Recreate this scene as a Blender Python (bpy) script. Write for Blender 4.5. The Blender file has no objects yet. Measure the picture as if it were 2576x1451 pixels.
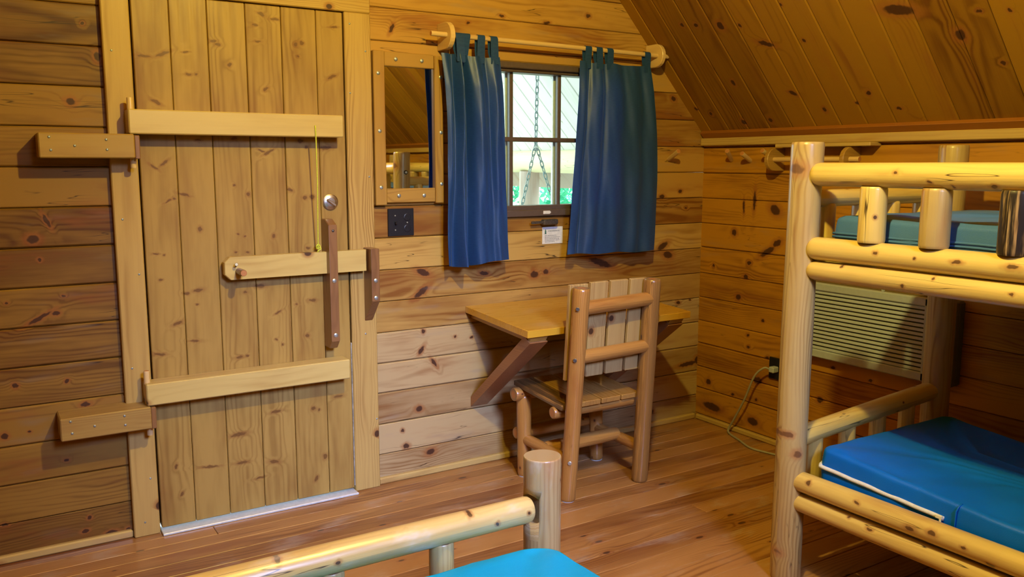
import bpy, bmesh, math, random
from mathutils import Vector, Matrix

random.seed(11)
S = bpy.context.scene
COL = S.collection

# ------------------------------------------------------------------ camera
cam_d = bpy.data.cameras.new('camera')
cam = bpy.data.objects.new('camera', cam_d)
COL.objects.link(cam)
yaw, pitch, roll = math.radians(32.14430423), math.radians(8.30377709), math.radians(0.05736647)
fwd = Vector((math.sin(yaw) * math.cos(pitch), math.cos(yaw) * math.cos(pitch), -math.sin(pitch)))
rgt = Vector((math.cos(yaw), -math.sin(yaw), 0))
upv = rgt.cross(fwd)
r2 = rgt * math.cos(roll) + upv * math.sin(roll)
u2 = upv * math.cos(roll) - rgt * math.sin(roll)
mw = Matrix((r2, u2, -fwd)).transposed().to_4x4()
mw.translation = Vector((0, 0, 1.5))
cam.matrix_world = mw
cam_d.sensor_width = 36.0
cam_d.lens = 2158.685 / 2576 * 36.0
cam_d.clip_start = 0.02
S.camera = cam

# ------------------------------------------------------------------ world, lights, exposure
W = bpy.data.worlds.new('world')
S.world = W
W.use_nodes = True
bg = W.node_tree.nodes['Background']
bg.inputs['Color'].default_value = (0.80, 0.95, 1.0, 1)
bg.inputs['Strength'].default_value = 5.6

S.view_settings.view_transform = 'Standard'
S.view_settings.look = 'None'
S.view_settings.gamma = 1.0
S.view_settings.use_curve_mapping = False
S.view_settings.exposure = 0.0
S.cycles.use_denoising = True
S.cycles.use_adaptive_sampling = True
S.cycles.adaptive_threshold = 0.03
S.cycles.max_bounces = 6
S.cycles.diffuse_bounces = 2
S.cycles.glossy_bounces = 3
S.cycles.transmission_bounces = 6
S.cycles.transparent_max_bounces = 10
S.cycles.sample_clamp_indirect = 6.0
S.cycles.caustics_reflective = False
S.cycles.caustics_refractive = False


def light(name, kind, loc, energy, color, size=0.1, size_y=None, aim=None):
    d = bpy.data.lights.new(name, kind)
    d.energy = energy
    d.color = color
    if kind == 'AREA':
        d.shape = 'RECTANGLE'
        d.size = size
        d.size_y = size_y or size
    elif kind == 'POINT':
        d.shadow_soft_size = size
    o = bpy.data.objects.new(name, d)
    COL.objects.link(o)
    o.location = loc
    if aim is not None:
        o.rotation_euler = Vector(aim).to_track_quat('-Z', 'Y').to_euler()
    return o


# ceiling lamp of the cabin, an added daylight beam from behind the camera, the sun outside
light('ceiling_lamp_light', 'POINT', (1.24, 1.35, 2.73), 190, (1.0, 0.80, 0.165), 0.04)
dayl = light('added_daylight_beam', 'AREA', (1.05, -1.21, 2.66), 23, (0.36, 0.48, 1.0), 0.84, 0.80, (0.11, 1, -0.56))
dayl.data.spread = math.radians(42)  # added cool beam, narrowed and aimed at the lower wall and floor
sun = light('sun', 'SUN', (6, 8, 9), 8.0, (1.0, 0.96, 0.86), aim=(-0.75, -0.12, -0.62))
sun.data.angle = 0.02


# ------------------------------------------------------------------ node helpers
class NT:
    def __init__(self, name):
        self.m = bpy.data.materials.new(name)
        self.m.use_nodes = True
        self.t = self.m.node_tree
        self.t.nodes.clear()
        self.out = self.t.nodes.new('ShaderNodeOutputMaterial')

    def n(self, typ, props=None, ins=None):
        nd = self.t.nodes.new(typ)
        for k, v in (props or {}).items():
            setattr(nd, k, v)
        for k, v in (ins or {}).items():
            self.put(nd.inputs[k], v)
        return nd

    def put(self, sock, v):
        if isinstance(v, bpy.types.NodeSocket):
            self.t.links.new(v, sock)
        else:
            if hasattr(sock.default_value, '__len__') and len(sock.default_value) == 4 and len(v) == 3:
                v = (*v, 1)
            sock.default_value = v

    def math(self, op, a, b=0.0, c=0.0, clamp=False):
        nd = self.t.nodes.new('ShaderNodeMath')
        nd.operation = op
        nd.use_clamp = clamp
        for i, v in enumerate((a, b, c)):
            self.put(nd.inputs[i], v)
        return nd.outputs[0]

    def vmul(self, v, s):
        return self.n('ShaderNodeVectorMath', {'operation': 'MULTIPLY'}, {0: v, 1: s}).outputs[0]

    def vadd(self, v, s):
        return self.n('ShaderNodeVectorMath', {'operation': 'ADD'}, {0: v, 1: s}).outputs[0]

    def mix(self, f, a, b, typ='MIX'):
        nd = self.t.nodes.new('ShaderNodeMix')
        nd.data_type = 'RGBA'
        nd.blend_type = typ
        self.put(nd.inputs['Factor'], f)
        self.put(nd.inputs['A'], a)
        self.put(nd.inputs['B'], b)
        return nd.outputs['Result']

    def ramp(self, x, lo, hi):
        return self.n('ShaderNodeMapRange', {'interpolation_type': 'SMOOTHSTEP'},
                      {'Value': x, 'From Min': lo, 'From Max': hi}).outputs[0]

    def noise(self, v, scale=1.0, detail=2.0, rough=0.5):
        return self.n('ShaderNodeTexNoise', None, {'Vector': v, 'Scale': scale, 'Detail': detail,
                                                   'Roughness': rough}).outputs['Fac']

    def principled(self, **ins):
        return self.n('ShaderNodeBsdfPrincipled', None, {k.replace('_', ' '): v for k, v in ins.items()})

    def finish(self, sh):
        self.t.links.new(sh, self.out.inputs['Surface'])
        return self.m


def plain(name, col, rough=0.5, metal=0.0, bump=0.0, bscale=60, coat=0.0, var=0.06):
    t = NT(name)
    pos = t.n('ShaderNodeNewGeometry').outputs['Position']
    nz = t.noise(pos, bscale, 3)
    c = t.mix(t.ramp(nz, 0.3, 0.7), tuple(x * (1 - var) for x in col), tuple(min(1, x * (1 + var)) for x in col))
    p = t.principled(Base_Color=c, Roughness=rough, Metallic=metal, Coat_Weight=coat)
    if bump:
        b = t.n('ShaderNodeBump', None, {'Strength': bump, 'Distance': 0.002, 'Height': nz})
        t.put(p.inputs['Normal'], b.outputs[0])
    return t.finish(p.outputs[0])


def wood(name, light_c, dark_c, ring=0.010, ringamt=0.5, knot=0.25, kcell=(0.13, 0.10), ksize=0.16,
         rough=0.36, coat=0.25, tint=0.5, red=(0.30, 0.10, 0.025), klist=None, plane=None, blotch=0.35,
         crack=0.0, wear_sheen=0.0, stain=0.0, fiber=0.25, kdark=(0.045, 0.017, 0.010), bark=0.0, kamt=1.0, spec=0.5, bump=False):
    """Varnished pine: gp = board coordinates in metres (x along the grain), rnd = three random numbers per board."""
    t = NT(name)
    gp = t.n('ShaderNodeAttribute', {'attribute_name': 'gp'}).outputs['Vector']
    rn = t.n('ShaderNodeSeparateColor', None, {0: t.n('ShaderNodeAttribute', {'attribute_name': 'rnd'}).outputs['Color']})
    ra, rb, rc = rn.outputs[0], rn.outputs[1], rn.outputs[2]
    sp = t.n('ShaderNodeSeparateXYZ', None, {0: gp})
    x, y, z = sp.outputs[0], sp.outputs[1], sp.outputs[2]
    # knots scattered by a cellular pattern
    kd = None
    if knot > 0:
        vv = t.n('ShaderNodeCombineXYZ', None, {0: t.math('DIVIDE', x, kcell[0]), 1: t.math('DIVIDE', y, kcell[1]), 2: t.math('MULTIPLY', z, 3.0)}).outputs[0]
        vor = t.n('ShaderNodeTexVoronoi', {'feature': 'F1', 'voronoi_dimensions': '2D'}, {'Vector': vv, 'Scale': 1.0})
        vc = t.n('ShaderNodeSeparateColor', None, {0: vor.outputs['Color']})
        keep = t.math('LESS_THAN', vc.outputs[0], knot)
        ksz = t.math('MULTIPLY_ADD', vc.outputs[1], ksize, ksize * 0.35)
        kd = t.math('DIVIDE', vor.outputs['Distance'], ksz)                       # 1 = rim of the knot
        kd = t.math('ADD', kd, t.math('MULTIPLY', t.math('SUBTRACT', 1.0, keep), 50.0))
    if klist:
        pos = t.n('ShaderNodeNewGeometry').outputs['Position']
        q = t.n('ShaderNodeSeparateXYZ', None, {0: pos})
        ia, ib = plane
        pl = t.n('ShaderNodeCombineXYZ', None, {0: q.outputs[ia], 1: q.outputs[ib]}).outputs[0]
        wob = t.n('ShaderNodeTexNoise', None, {'Vector': pos, 'Scale': 55.0, 'Detail': 1.0}).outputs['Color']
        pl = t.vadd(pl, t.vmul(t.vadd(wob, (-0.5, -0.5, -0.5)), (0.012, 0.012, 0.0)))
        for (cx, cy, rx, ry, an) in klist:
            mp = t.n('ShaderNodeMapping', {'vector_type': 'TEXTURE'},
                     {'Vector': pl, 'Location': (cx, cy, 0), 'Rotation': (0, 0, math.radians(an)), 'Scale': (rx, ry, 1)})
            ln = t.n('ShaderNodeVectorMath', {'operation': 'LENGTH'}, {0: mp.outputs[0]}).outputs['Value']
            kd = ln if kd is None else t.math('MINIMUM', kd, ln)
    if kd is None:
        kd = t.math('ADD', x, 1000.0)
    # growth rings, flat sawn
    warp = t.noise(t.vmul(gp, (1.3, 7.0, 7.0)), 1.0, 2.5)
    bump_k = t.math('SUBTRACT', 1.0, t.math('DIVIDE', kd, 4.5), clamp=True)
    bump_k = t.math('MULTIPLY', bump_k, bump_k)
    yy = t.math('ADD', t.math('SUBTRACT', y, t.math('MULTIPLY_ADD', ra, 0.16, -0.08)),
                t.math('MULTIPLY_ADD', warp, 0.13, -0.065))
    zz = t.math('ADD', t.math('MULTIPLY_ADD', rb, 0.05, 0.012), t.math('MULTIPLY', x, t.math('MULTIPLY_ADD', rc, 0.06, -0.03)))
    rad = t.math('SQRT', t.math('ADD', t.math('MULTIPLY', yy, yy), t.math('MULTIPLY', zz, zz)))
    rad = t.math('ADD', rad, t.math('MULTIPLY', bump_k, 0.03))
    rw = t.math('SINE', t.math('MULTIPLY', rad, 2 * math.pi / ring))
    late = t.math('POWER', t.math('MULTIPLY_ADD', rw, 0.5, 0.5), 2.2)
    fib = t.noise(t.vmul(gp, (5.0, 160.0, 160.0)), 1.0, 2.0)
    blo = t.noise(t.vmul(gp, (2.2, 11.0, 11.0)), 1.0, 3.0, 0.6)
    f = t.math('MULTIPLY', late, t.math('MULTIPLY', ringamt * 1.7, t.ramp(warp, 0.3, 0.75)))
    f = t.math('ADD', f, t.math('MULTIPLY', t.math('SUBTRACT', blo, 0.42), blotch * 1.6))
    f = t.math('ADD', f, t.math('MULTIPLY', t.math('SUBTRACT', fib, 0.5), fiber))
    f = t.math('ADD', f, t.math('MULTIPLY', t.math('SUBTRACT', rc, 0.5), tint), clamp=True)
    c = t.mix(f, light_c, dark_c)
    redf = t.math('MULTIPLY', t.ramp(blo, 0.5, 0.78), t.math('MULTIPLY', rb, 0.75))
    c = t.mix(redf, c, red)
    halo = t.math('SUBTRACT', 1.0, t.ramp(kd, 1.0, 2.3))
    c = t.mix(t.math('MULTIPLY', halo, 0.62 * kamt), c, red)
    core = t.math('SUBTRACT', 1.0, t.ramp(kd, 0.72, 1.12))
    c = t.mix(t.math('MULTIPLY', core, 0.9 * kamt), c, kdark)
    if crack:
        cn = t.noise(t.vmul(gp, (0.9, 14.0, 14.0)), 1.0, 3.0, 0.55)
        cr = t.math('SUBTRACT', 1.0, t.ramp(t.math('ABSOLUTE', t.math('SUBTRACT', cn, 0.5)), 0.0, 0.006))
        cg = t.ramp(t.noise(t.vmul(gp, (1.7, 3.0, 3.0)), 1.0, 1.0), 0.52, 0.62)
        c = t.mix(t.math('MULTIPLY', t.math('MULTIPLY', cr, cg), crack), c, (0.03, 0.014, 0.008))
    if stain:
        sn = t.ramp(t.noise(t.vmul(gp, (3.0, 14.0, 14.0)), 1.0, 3.0), 0.58, 0.75)
        c = t.mix(t.math('MULTIPLY', sn, stain), c, (0.22, 0.20, 0.20))
    if bark:
        bn = t.ramp(t.noise(t.vmul(gp, (4.0, 60.0, 60.0)), 1.0, 4.0, 0.65), 0.32, 0.52)
        c = t.mix(t.math('MULTIPLY', bn, bark), c, (0.022, 0.014, 0.012))
    ro = t.math('MULTIPLY_ADD', fib, 0.18, rough - 0.09)
    if wear_sheen:
        wn = t.ramp(t.noise(t.vmul(gp, (4.0, 9.0, 9.0)), 1.0, 4.0, 0.65), 0.52, 0.74)
        c = t.mix(t.math('MULTIPLY', wn, wear_sheen), c, (0.62, 0.56, 0.50))  # pale patches: wear, and painted daylight sheen on the near bed
        ro = t.math('ADD', ro, t.math('MULTIPLY', wn, 0.2 * wear_sheen))
    p = t.principled(Base_Color=c, Roughness=ro, Coat_Weight=coat, Coat_Roughness=0.22, Specular_IOR_Level=spec)
    if bump:
        b = t.n('ShaderNodeBump', None, {'Strength': 0.18, 'Distance': 0.004,
                                         'Height': t.math('ADD', t.math('MULTIPLY', fib, 0.8), t.math('MULTIPLY', warp, 3.0))})
        t.put(p.inputs['Normal'], b.outputs[0])
    return t.finish(p.outputs[0])


def endgrain(name, a, b, ring=0.007):
    t = NT(name)
    gp = t.n('ShaderNodeAttribute', {'attribute_name': 'gp'}).outputs['Vector']
    nz = t.n('ShaderNodeTexNoise', None, {'Vector': gp, 'Scale': 22.0, 'Detail': 2.0}).outputs['Color']
    v = t.vadd(gp, t.vmul(t.vadd(nz, (-0.5, -0.5, -0.5)), (0.0, 0.012, 0.012)))
    ln = t.n('ShaderNodeVectorMath', {'operation': 'LENGTH'}, {0: t.vmul(v, (0, 1, 1))}).outputs['Value']
    s = t.math('MULTIPLY_ADD', t.math('SINE', t.math('MULTIPLY', ln, 6.2832 / ring)), 0.5, 0.5)
    c = t.mix(s, a, b)
    core = t.math('SUBTRACT', 1.0, t.ramp(ln, 0.012, 0.026))
    c = t.mix(t.math('MULTIPLY', core, 0.7), c, (0.55, 0.20, 0.05))
    p = t.principled(Base_Color=c, Roughness=0.45, Coat_Weight=0.2)
    return t.finish(p.outputs[0])


# ------------------------------------------------------------------ knots seen in the photo (wall coordinates in metres)
KF = [(0.399,2.01,0.0073,0.0072,5),(0.342,1.724,0.0169,0.014,-15),(0.442,1.893,0.0122,0.0189,4),(0.233,1.287,0.0282,0.0069,-65),(0.184,1.22,0.0219,0.0162,-3),(0.201,1.144,0.0084,0.0067,-3),(0.271,1.002,0.006,0.0046,-5),(0.082,0.989,0.0063,0.0059,-5),(0.186,0.924,0.0473,0.0074,29),(0.24,0.937,0.0134,0.0091,17),(0.089,0.678,0.0103,0.0099,16),(0.26,0.673,0.0082,0.0078,27),(0.318,0.571,0.018,0.0096,3),(0.041,0.491,0.0129,0.0114,-10),(0.123,0.494,0.0066,0.0054,-10),(0.303,0.112,0.0086,0.0082,-13),(0.285,0.061,0.0137,0.0076,10),(0.44,0.03,0.0098,0.0101,-13),(0.38,0.034,0.0216,0.0085,-2),(0.476,0.336,0.0119,0.0148,-11),(0.239,0.361,0.0097,0.0063,-11),(0.016,0.149,0.0118,0.0062,-13),(1.779,0.991,0.0378,0.015,-22),(1.769,0.897,0.0449,0.0143,34),(2.111,0.965,0.0274,0.0108,-11),(2.409,0.939,0.0245,0.0184,-4),(2.48,0.948,0.0174,0.0134,-4),(1.765,0.619,0.0227,0.0097,53),(1.777,0.709,0.0084,0.0115,-6),(1.948,0.665,0.0077,0.0059,-6),(2.041,0.651,0.0091,0.007,-6),(1.832,0.549,0.0278,0.0079,-56),(1.748,0.333,0.0192,0.0138,-9),(1.66,0.239,0.0085,0.0086,32),(1.678,0.159,0.017,0.0128,-10),(1.806,0.108,0.0248,0.0161,9),(1.641,2.091,0.0237,0.0082,62),(2.032,2.149,0.0107,0.0072,5),(2.215,2.196,0.0152,0.0067,-8),(2.477,2.187,0.0191,0.0066,5),(2.731,2.241,0.0152,0.0098,5),(2.833,0.974,0.0816,0.0193,-19),(3.315,0.988,0.0363,0.0203,-14),(3.275,1.04,0.0426,0.017,26),(3.325,1.853,0.0179,0.013,-21),(3.395,1.344,0.0136,0.0089,-1),(3.259,1.318,0.0206,0.011,-1),(3.441,1.249,0.0092,0.0056,-2),(3.405,0.707,0.0155,0.0105,-5),(3.497,0.716,0.0079,0.0059,-5),(3.57,0.349,0.0228,0.0243,-7),(3.494,0.335,0.0769,0.013,4),(3.226,0.088,0.0122,0.0119,-9)]
KR = [(3.367,1.121,0.0176,0.0187,176),(3.128,1.035,0.0563,0.0158,149),(3.064,1.085,0.0302,0.0177,151),(3.249,0.964,0.0156,0.0109,174),(3.271,0.885,0.0172,0.0131,174),(3.32,0.766,0.019,0.0167,172),(3.515,0.922,0.0093,0.0091,174),(3.138,0.662,0.0111,0.0087,171),(3.239,0.564,0.0101,0.0089,170),(3.233,0.498,0.0116,0.0089,170),(3.524,0.238,0.0195,0.0177,168),(3.158,0.325,0.0358,0.0208,176),(3.491,0.097,0.0742,0.0241,-178),(3.179,0.088,0.0402,0.0226,-178),(3.305,1.266,0.0071,0.0368,178),(3.231,1.301,0.0097,0.0534,-178),(3.088,1.259,0.037,0.025,-154),(3.096,0.464,0.0138,0.0087,169),(2.68,0.494,0.0118,0.008,168),(2.747,0.315,0.0195,0.0164,167),(2.466,0.476,0.013,0.0077,168),(3.161,0.217,0.01,0.0078,167),(3.332,0.206,0.0107,0.008,167)]
KC = [(3.301,2.184,0.0107,0.0092,7),(3.213,2.172,0.0114,0.0099,7),(3.066,2.152,0.0197,0.0171,7),(2.954,2.139,0.0076,0.0066,7),(2.864,2.053,0.0432,0.0101,16),(2.675,2.188,0.0075,0.0066,8),(2.653,2.044,0.0093,0.0069,6),(3.19,1.905,0.0128,0.0136,4),(3.271,1.717,0.016,0.0127,21),(2.862,1.835,0.0218,0.0093,21),(2.734,1.754,0.0119,0.0114,3),(2.545,1.773,0.0084,0.0065,3),(2.463,1.809,0.0097,0.0102,4),(2.351,1.74,0.0132,0.0054,3),(1.959,1.987,0.0218,0.0188,6),(2.158,2.099,0.0655,0.0191,10),(1.856,2.056,0.0106,0.0062,8),(1.75,2.044,0.0084,0.0054,8),(2.18,1.653,0.0625,0.0106,15),(3.086,1.721,0.0116,0.012,2),(1.842,1.879,0.0108,0.0067,5),(3.467,1.768,0.0096,0.0089,3),(3.555,1.798,0.0111,0.0079,3)]

KD = [(0.6,1.902,0.0246,0.0053,-5),(0.668,1.915,0.0305,0.0058,23),(0.633,1.732,0.0211,0.0062,-30),(0.753,1.927,0.0112,0.0038,4),(0.757,1.842,0.0113,0.0054,3),(0.787,1.845,0.0061,0.0046,3),(0.86,1.976,0.0139,0.0062,4),(0.917,1.888,0.0087,0.0086,3),(0.876,1.964,0.0117,0.0062,4),(1.052,2.096,0.0154,0.0058,-20),(1.026,2.051,0.0122,0.0047,5),(1.108,2.08,0.0206,0.0048,0),(1.035,1.987,0.0122,0.0047,4),(1.06,1.8,0.0127,0.0062,31),(1.191,1.987,0.0094,0.0081,4),(1.217,1.994,0.0094,0.0073,4),(1.198,1.94,0.006,0.0041,4),(1.358,2.07,0.0179,0.0041,5),(1.345,1.863,0.0228,0.0057,26),(0.612,1.484,0.0181,0.0046,-38),(0.65,1.499,0.0193,0.0052,40),(0.679,1.361,0.006,0.0047,-1),(0.656,1.352,0.0153,0.0038,30),(0.718,1.376,0.0226,0.0048,-17),(0.914,1.409,0.0048,0.0049,-1),(0.969,1.372,0.0065,0.0074,-1),(1.062,1.545,0.0255,0.0048,29),(1.033,1.549,0.0163,0.0041,-20),(1.209,1.354,0.0088,0.0068,-1),(1.24,1.356,0.0097,0.0085,-1),(1.145,1.387,0.0127,0.0059,-26),(1.195,1.592,0.013,0.0067,1),(1.221,1.567,0.007,0.0067,1),(0.922,1.598,0.012,0.0056,1),(0.782,1.59,0.0115,0.0039,1),(1.309,1.564,0.027,0.0085,5),(0.772,1.237,0.0077,0.0104,-2),(0.921,1.211,0.0049,0.0041,-2),(0.949,1.201,0.0049,0.0041,-3),(1.069,1.196,0.0085,0.0084,-3),(0.63,1.14,0.0052,0.0048,-3),(0.601,1.146,0.0111,0.0032,-3),(0.613,1.042,0.0074,0.0048,-4),(0.91,1.137,0.0065,0.0041,-3),(0.958,1.134,0.0082,0.0042,-3),(1.002,0.989,0.021,0.0085,-4),(1.215,1.138,0.0089,0.006,-3),(0.706,0.981,0.0115,0.0049,-5),(0.753,0.99,0.0195,0.0066,6),(0.94,0.967,0.0083,0.0059,-5),(1.227,0.909,0.018,0.0062,-5),(1.155,0.897,0.0062,0.0044,-5),(0.665,0.862,0.019,0.0066,21),(1.076,0.87,0.0169,0.0044,26),(0.746,0.933,0.0055,0.0041,-5),(0.594,0.744,0.0227,0.0057,-7),(0.727,0.784,0.0196,0.0041,-6),(1.062,0.753,0.0061,0.0044,-6),(1.088,0.729,0.0044,0.0061,-6),(1.199,0.756,0.0099,0.0071,-6),(0.904,0.694,0.0147,0.0061,9),(0.937,0.698,0.0059,0.0043,-7),(0.63,0.27,0.0063,0.0102,-11),(0.647,0.15,0.0051,0.0097,-32),(1.05,0.437,0.0214,0.0064,7),(1.215,0.425,0.0111,0.0082,-9),(1.242,0.416,0.0065,0.0055,-9),(0.885,0.362,0.033,0.008,3),(0.896,0.237,0.025,0.0063,0),(0.764,0.244,0.0366,0.0044,-6),(1.033,0.215,0.0222,0.0072,-11),(0.969,0.155,0.0211,0.0046,5),(1.263,0.195,0.0095,0.0121,-11),(1.218,0.1,0.0069,0.0132,-30),(1.332,0.463,0.0233,0.0066,2)]

# ------------------------------------------------------------------ materials
M = {}
PAL = {'wall_a': ((0.29, 0.152, 0.028), (0.085, 0.029, 0.006)), 'wall_b': ((0.49, 0.345, 0.155), (0.22, 0.098, 0.026)),  # wall_b, wall_d: daylight low on the wall is put into paler board colour
       'wall_d': ((0.54, 0.335, 0.088), (0.23, 0.092, 0.016)),
       'wall_c': ((0.50, 0.275, 0.058), (0.20, 0.076, 0.012))}
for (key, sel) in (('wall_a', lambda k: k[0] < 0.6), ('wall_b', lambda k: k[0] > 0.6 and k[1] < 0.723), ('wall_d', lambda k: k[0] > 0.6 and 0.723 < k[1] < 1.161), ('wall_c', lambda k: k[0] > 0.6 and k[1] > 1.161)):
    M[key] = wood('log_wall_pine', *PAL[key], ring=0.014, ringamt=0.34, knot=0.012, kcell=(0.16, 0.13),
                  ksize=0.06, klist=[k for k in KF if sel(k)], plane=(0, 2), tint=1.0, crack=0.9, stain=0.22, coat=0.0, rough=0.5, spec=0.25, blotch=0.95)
M['wallr'] = wood('side_wall_pine', (0.4896, 0.2272, 0.0192), (0.1552, 0.0496, 0.0048), ring=0.014, ringamt=0.3, knot=0.0, kcell=(0.16, 0.13),
                  ksize=0.07, klist=KR, plane=(1, 2), tint=0.7, crack=0.4, stain=0.18, coat=0.0, rough=0.5, spec=0.25, blotch=0.95)
M['ceil'] = wood('ceiling_board_pine', (0.338, 0.1599, 0.0117), (0.1378, 0.0494, 0.0039), ring=0.016, ringamt=0.4, knot=0.0, kcell=(0.2, 0.14),
                 ksize=0.07, klist=KC, plane=(1, 2), tint=0.8, coat=0.0, spec=0.3, rough=0.48)
M['plainwall'] = wood('rear_wall_pine', (0.364, 0.182, 0.052), (0.162, 0.057, 0.013), ring=0.014, knot=0.15, tint=0.5)
M['floor'] = wood('floor_pine', (0.43, 0.205, 0.058), (0.185, 0.062, 0.014), ring=0.012, ringamt=0.5, knot=0.22, kcell=(0.22, 0.09),
                  ksize=0.09, rough=0.34, coat=0.3, tint=1.0, wear_sheen=0.26, blotch=0.8, red=(0.27, 0.085, 0.02))
for (key, lo, hi) in (('door_a', 0.5, 0.838), ('door_b', 0.838, 1.132), ('door_c', 1.132, 1.5)):
    M[key] = wood('door_pine', (0.4118, 0.2574, 0.064), (0.1901, 0.0911, 0.0175), ring=0.020, ringamt=0.26, knot=0.0, klist=[k for k in KD if lo <= k[0] < hi],
                  plane=(0, 2), rough=0.44, coat=0.03, spec=0.25, tint=0.45, blotch=1.0, red=(0.24, 0.095, 0.026), kdark=(0.10, 0.040, 0.012), kamt=0.72)
M['casing'] = wood('casing_fir', (0.52, 0.34, 0.1), (0.29, 0.15, 0.036), ring=0.012, ringamt=0.55, knot=0.05, tint=0.3, blotch=0.3, rough=0.46, coat=0.0, spec=0.3)
M['hinge'] = wood('hinge_block_pine', (0.40, 0.25, 0.065), (0.23, 0.11, 0.025), ring=0.014, ringamt=0.4, knot=0.0, tint=0.3, rough=0.46, coat=0.0, spec=0.3)
M['brace'] = wood('brace_pine', (0.62, 0.46, 0.15), (0.42, 0.25, 0.06), ring=0.018, ringamt=0.25, knot=0.10, tint=0.2, ksize=0.1)
M['oak'] = wood('hardware_wood', (0.26, 0.125, 0.045), (0.14, 0.058, 0.02), ring=0.008, ringamt=0.4, knot=0.0, tint=0.2)
M['frame'] = wood('mirror_frame_pine', (0.44, 0.25, 0.05), (0.22, 0.095, 0.018), ring=0.008, ringamt=0.45, knot=0.04, tint=0.4)
M['trim'] = wood('trim_pine', (0.54, 0.37, 0.12), (0.36, 0.2, 0.05), ring=0.012, ringamt=0.3, knot=0.05, tint=0.2)
M['redtrim'] = wood('red_brown_batten', (0.32, 0.115, 0.012), (0.24, 0.075, 0.008), ring=0.02, ringamt=0.2, knot=0.0, tint=0.2, rough=0.5, coat=0.0)
M['dowel'] = wood('dowel_birch', (0.72, 0.50, 0.22), (0.55, 0.33, 0.12), ring=0.012, ringamt=0.2, knot=0.0, tint=0.1)
M['log'] = wood('peeled_log', (0.72, 0.53, 0.16), (0.46, 0.27, 0.06), bump=True, ring=0.022, ringamt=0.22, knot=0.30, kcell=(0.11, 0.10), ksize=0.050,
                rough=0.36, coat=0.35, tint=0.25, crack=0.95, blotch=0.5, red=(0.42, 0.19, 0.06))
M['post'] = wood('peeled_log_post', (0.4704, 0.336, 0.1344), (0.2772, 0.1554, 0.0504), bump=True, ring=0.016, ringamt=0.62, knot=0.24, kcell=(0.15, 0.13), ksize=0.085,
                 rough=0.38, coat=0.3, tint=0.2, crack=0.6, blotch=0.5, stain=0.25, red=(0.40, 0.17, 0.06))
KP = [(2.368, 1.482, 0.017, 0.021, 0), (2.325, 1.394, 0.012, 0.012, 0), (2.314, 1.129, 0.011, 0.010, 0), (2.401, 0.486, 0.013, 0.014, 0), (2.359, 0.112, 0.014, 0.014, 0), (2.376, 0.555, 0.010, 0.010, 0)]
KRL = [(1.611, 1.474, 0.008, 0.006, 0), (1.499, 1.446, 0.007, 0.005, 0), (1.431, 1.434, 0.004, 0.004, 0), (1.312, 1.437, 0.010, 0.006, 0), (1.664, 1.222, 0.008, 0.006, 0), (1.529, 1.217, 0.005, 0.004, 0), (1.397, 1.219, 0.016, 0.006, 0), (1.240, 1.221, 0.018, 0.007, 0), (1.792, 1.165, 0.006, 0.004, 0), (1.566, 1.129, 0.007, 0.005, 0), (1.471, 1.162, 0.005, 0.004, 0), (1.239, 1.145, 0.007, 0.004, 0),
       (1.872, 0.398, 0.009, 0.006, 0), (1.677, 0.396, 0.010, 0.005, 0), (1.484, 0.380, 0.016, 0.008, 0), (1.413, 0.390, 0.014, 0.009, 0), (1.313, 0.383, 0.009, 0.005, 0), (1.235, 0.360, 0.014, 0.006, 0), (1.711, 0.329, 0.006, 0.004, 0), (1.627, 0.319, 0.010, 0.005, 0)]
KFR = [(0.945, 0.604, 0.006, 0.005, 0), (0.982, 0.605, 0.006, 0.005, 0), (1.052, 0.583, 0.007, 0.005, 0), (1.125, 0.547, 0.006, 0.005, 0), (0.870, 0.596, 0.005, 0.004, 0), (0.676, 0.603, 0.007, 0.005, 0), (0.640, 0.604, 0.007, 0.005, 0), (0.680, 0.552, 0.006, 0.006, 0), (0.541, 0.585, 0.007, 0.005, 0), (1.227, 0.555, 0.005, 0.005, 0)]
M['raillog'] = wood('peeled_rail_log', (0.72, 0.53, 0.16), (0.46, 0.27, 0.06), ring=0.022, ringamt=0.22, knot=0.0, klist=KRL, plane=(1, 2), bump=True,
                    rough=0.36, coat=0.35, tint=0.25, crack=0.95, blotch=0.6, red=(0.42, 0.19, 0.06), kdark=(0.10, 0.045, 0.02))
M['bunkpost'] = wood('peeled_bunk_post', (0.50, 0.36, 0.145), (0.28, 0.155, 0.05), ring=0.016, ringamt=0.6, knot=0.0, klist=KP, plane=(0, 2), bump=True,
                     rough=0.36, coat=0.35, tint=0.1, crack=0.6, blotch=0.6, stain=0.2, red=(0.40, 0.17, 0.06), kdark=(0.16, 0.07, 0.03))
M['sheenlog'] = wood('sheen_bed_rail', (0.56, 0.385, 0.14), (0.36, 0.21, 0.065), bump=True, ring=0.022, ringamt=0.22, knot=0.0, klist=KFR, plane=(0, 2),
                    rough=0.34, coat=0.45, tint=0.2, crack=0.95, blotch=0.5, wear_sheen=0.55)  # daylight sheen painted into the rail as pale patches
M['wornlitpost'] = wood('worn_daylit_bed_post', (0.42, 0.28, 0.115), (0.25, 0.14, 0.05), bump=True, ring=0.016, ringamt=0.5, knot=0.12, kcell=(0.15, 0.13), ksize=0.07,
                     rough=0.38, coat=0.3, tint=0.2, crack=0.8, blotch=0.5, wear_sheen=0.5)  # worn post; its pale patches also carry the daylight on its front
M['seatbark'] = wood('bark_edged_seat_slat', (0.38, 0.19, 0.05), (0.17, 0.07, 0.02), ring=0.012, knot=0.0, bark=0.75, rough=0.3, coat=0.4)
M['barklog'] = wood('bark_stained_log', (0.50, 0.34, 0.17), (0.25, 0.14, 0.06), ring=0.012, knot=0.0, bark=1.0, rough=0.5, coat=0.08, spec=0.3, tint=0.1)
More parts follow.
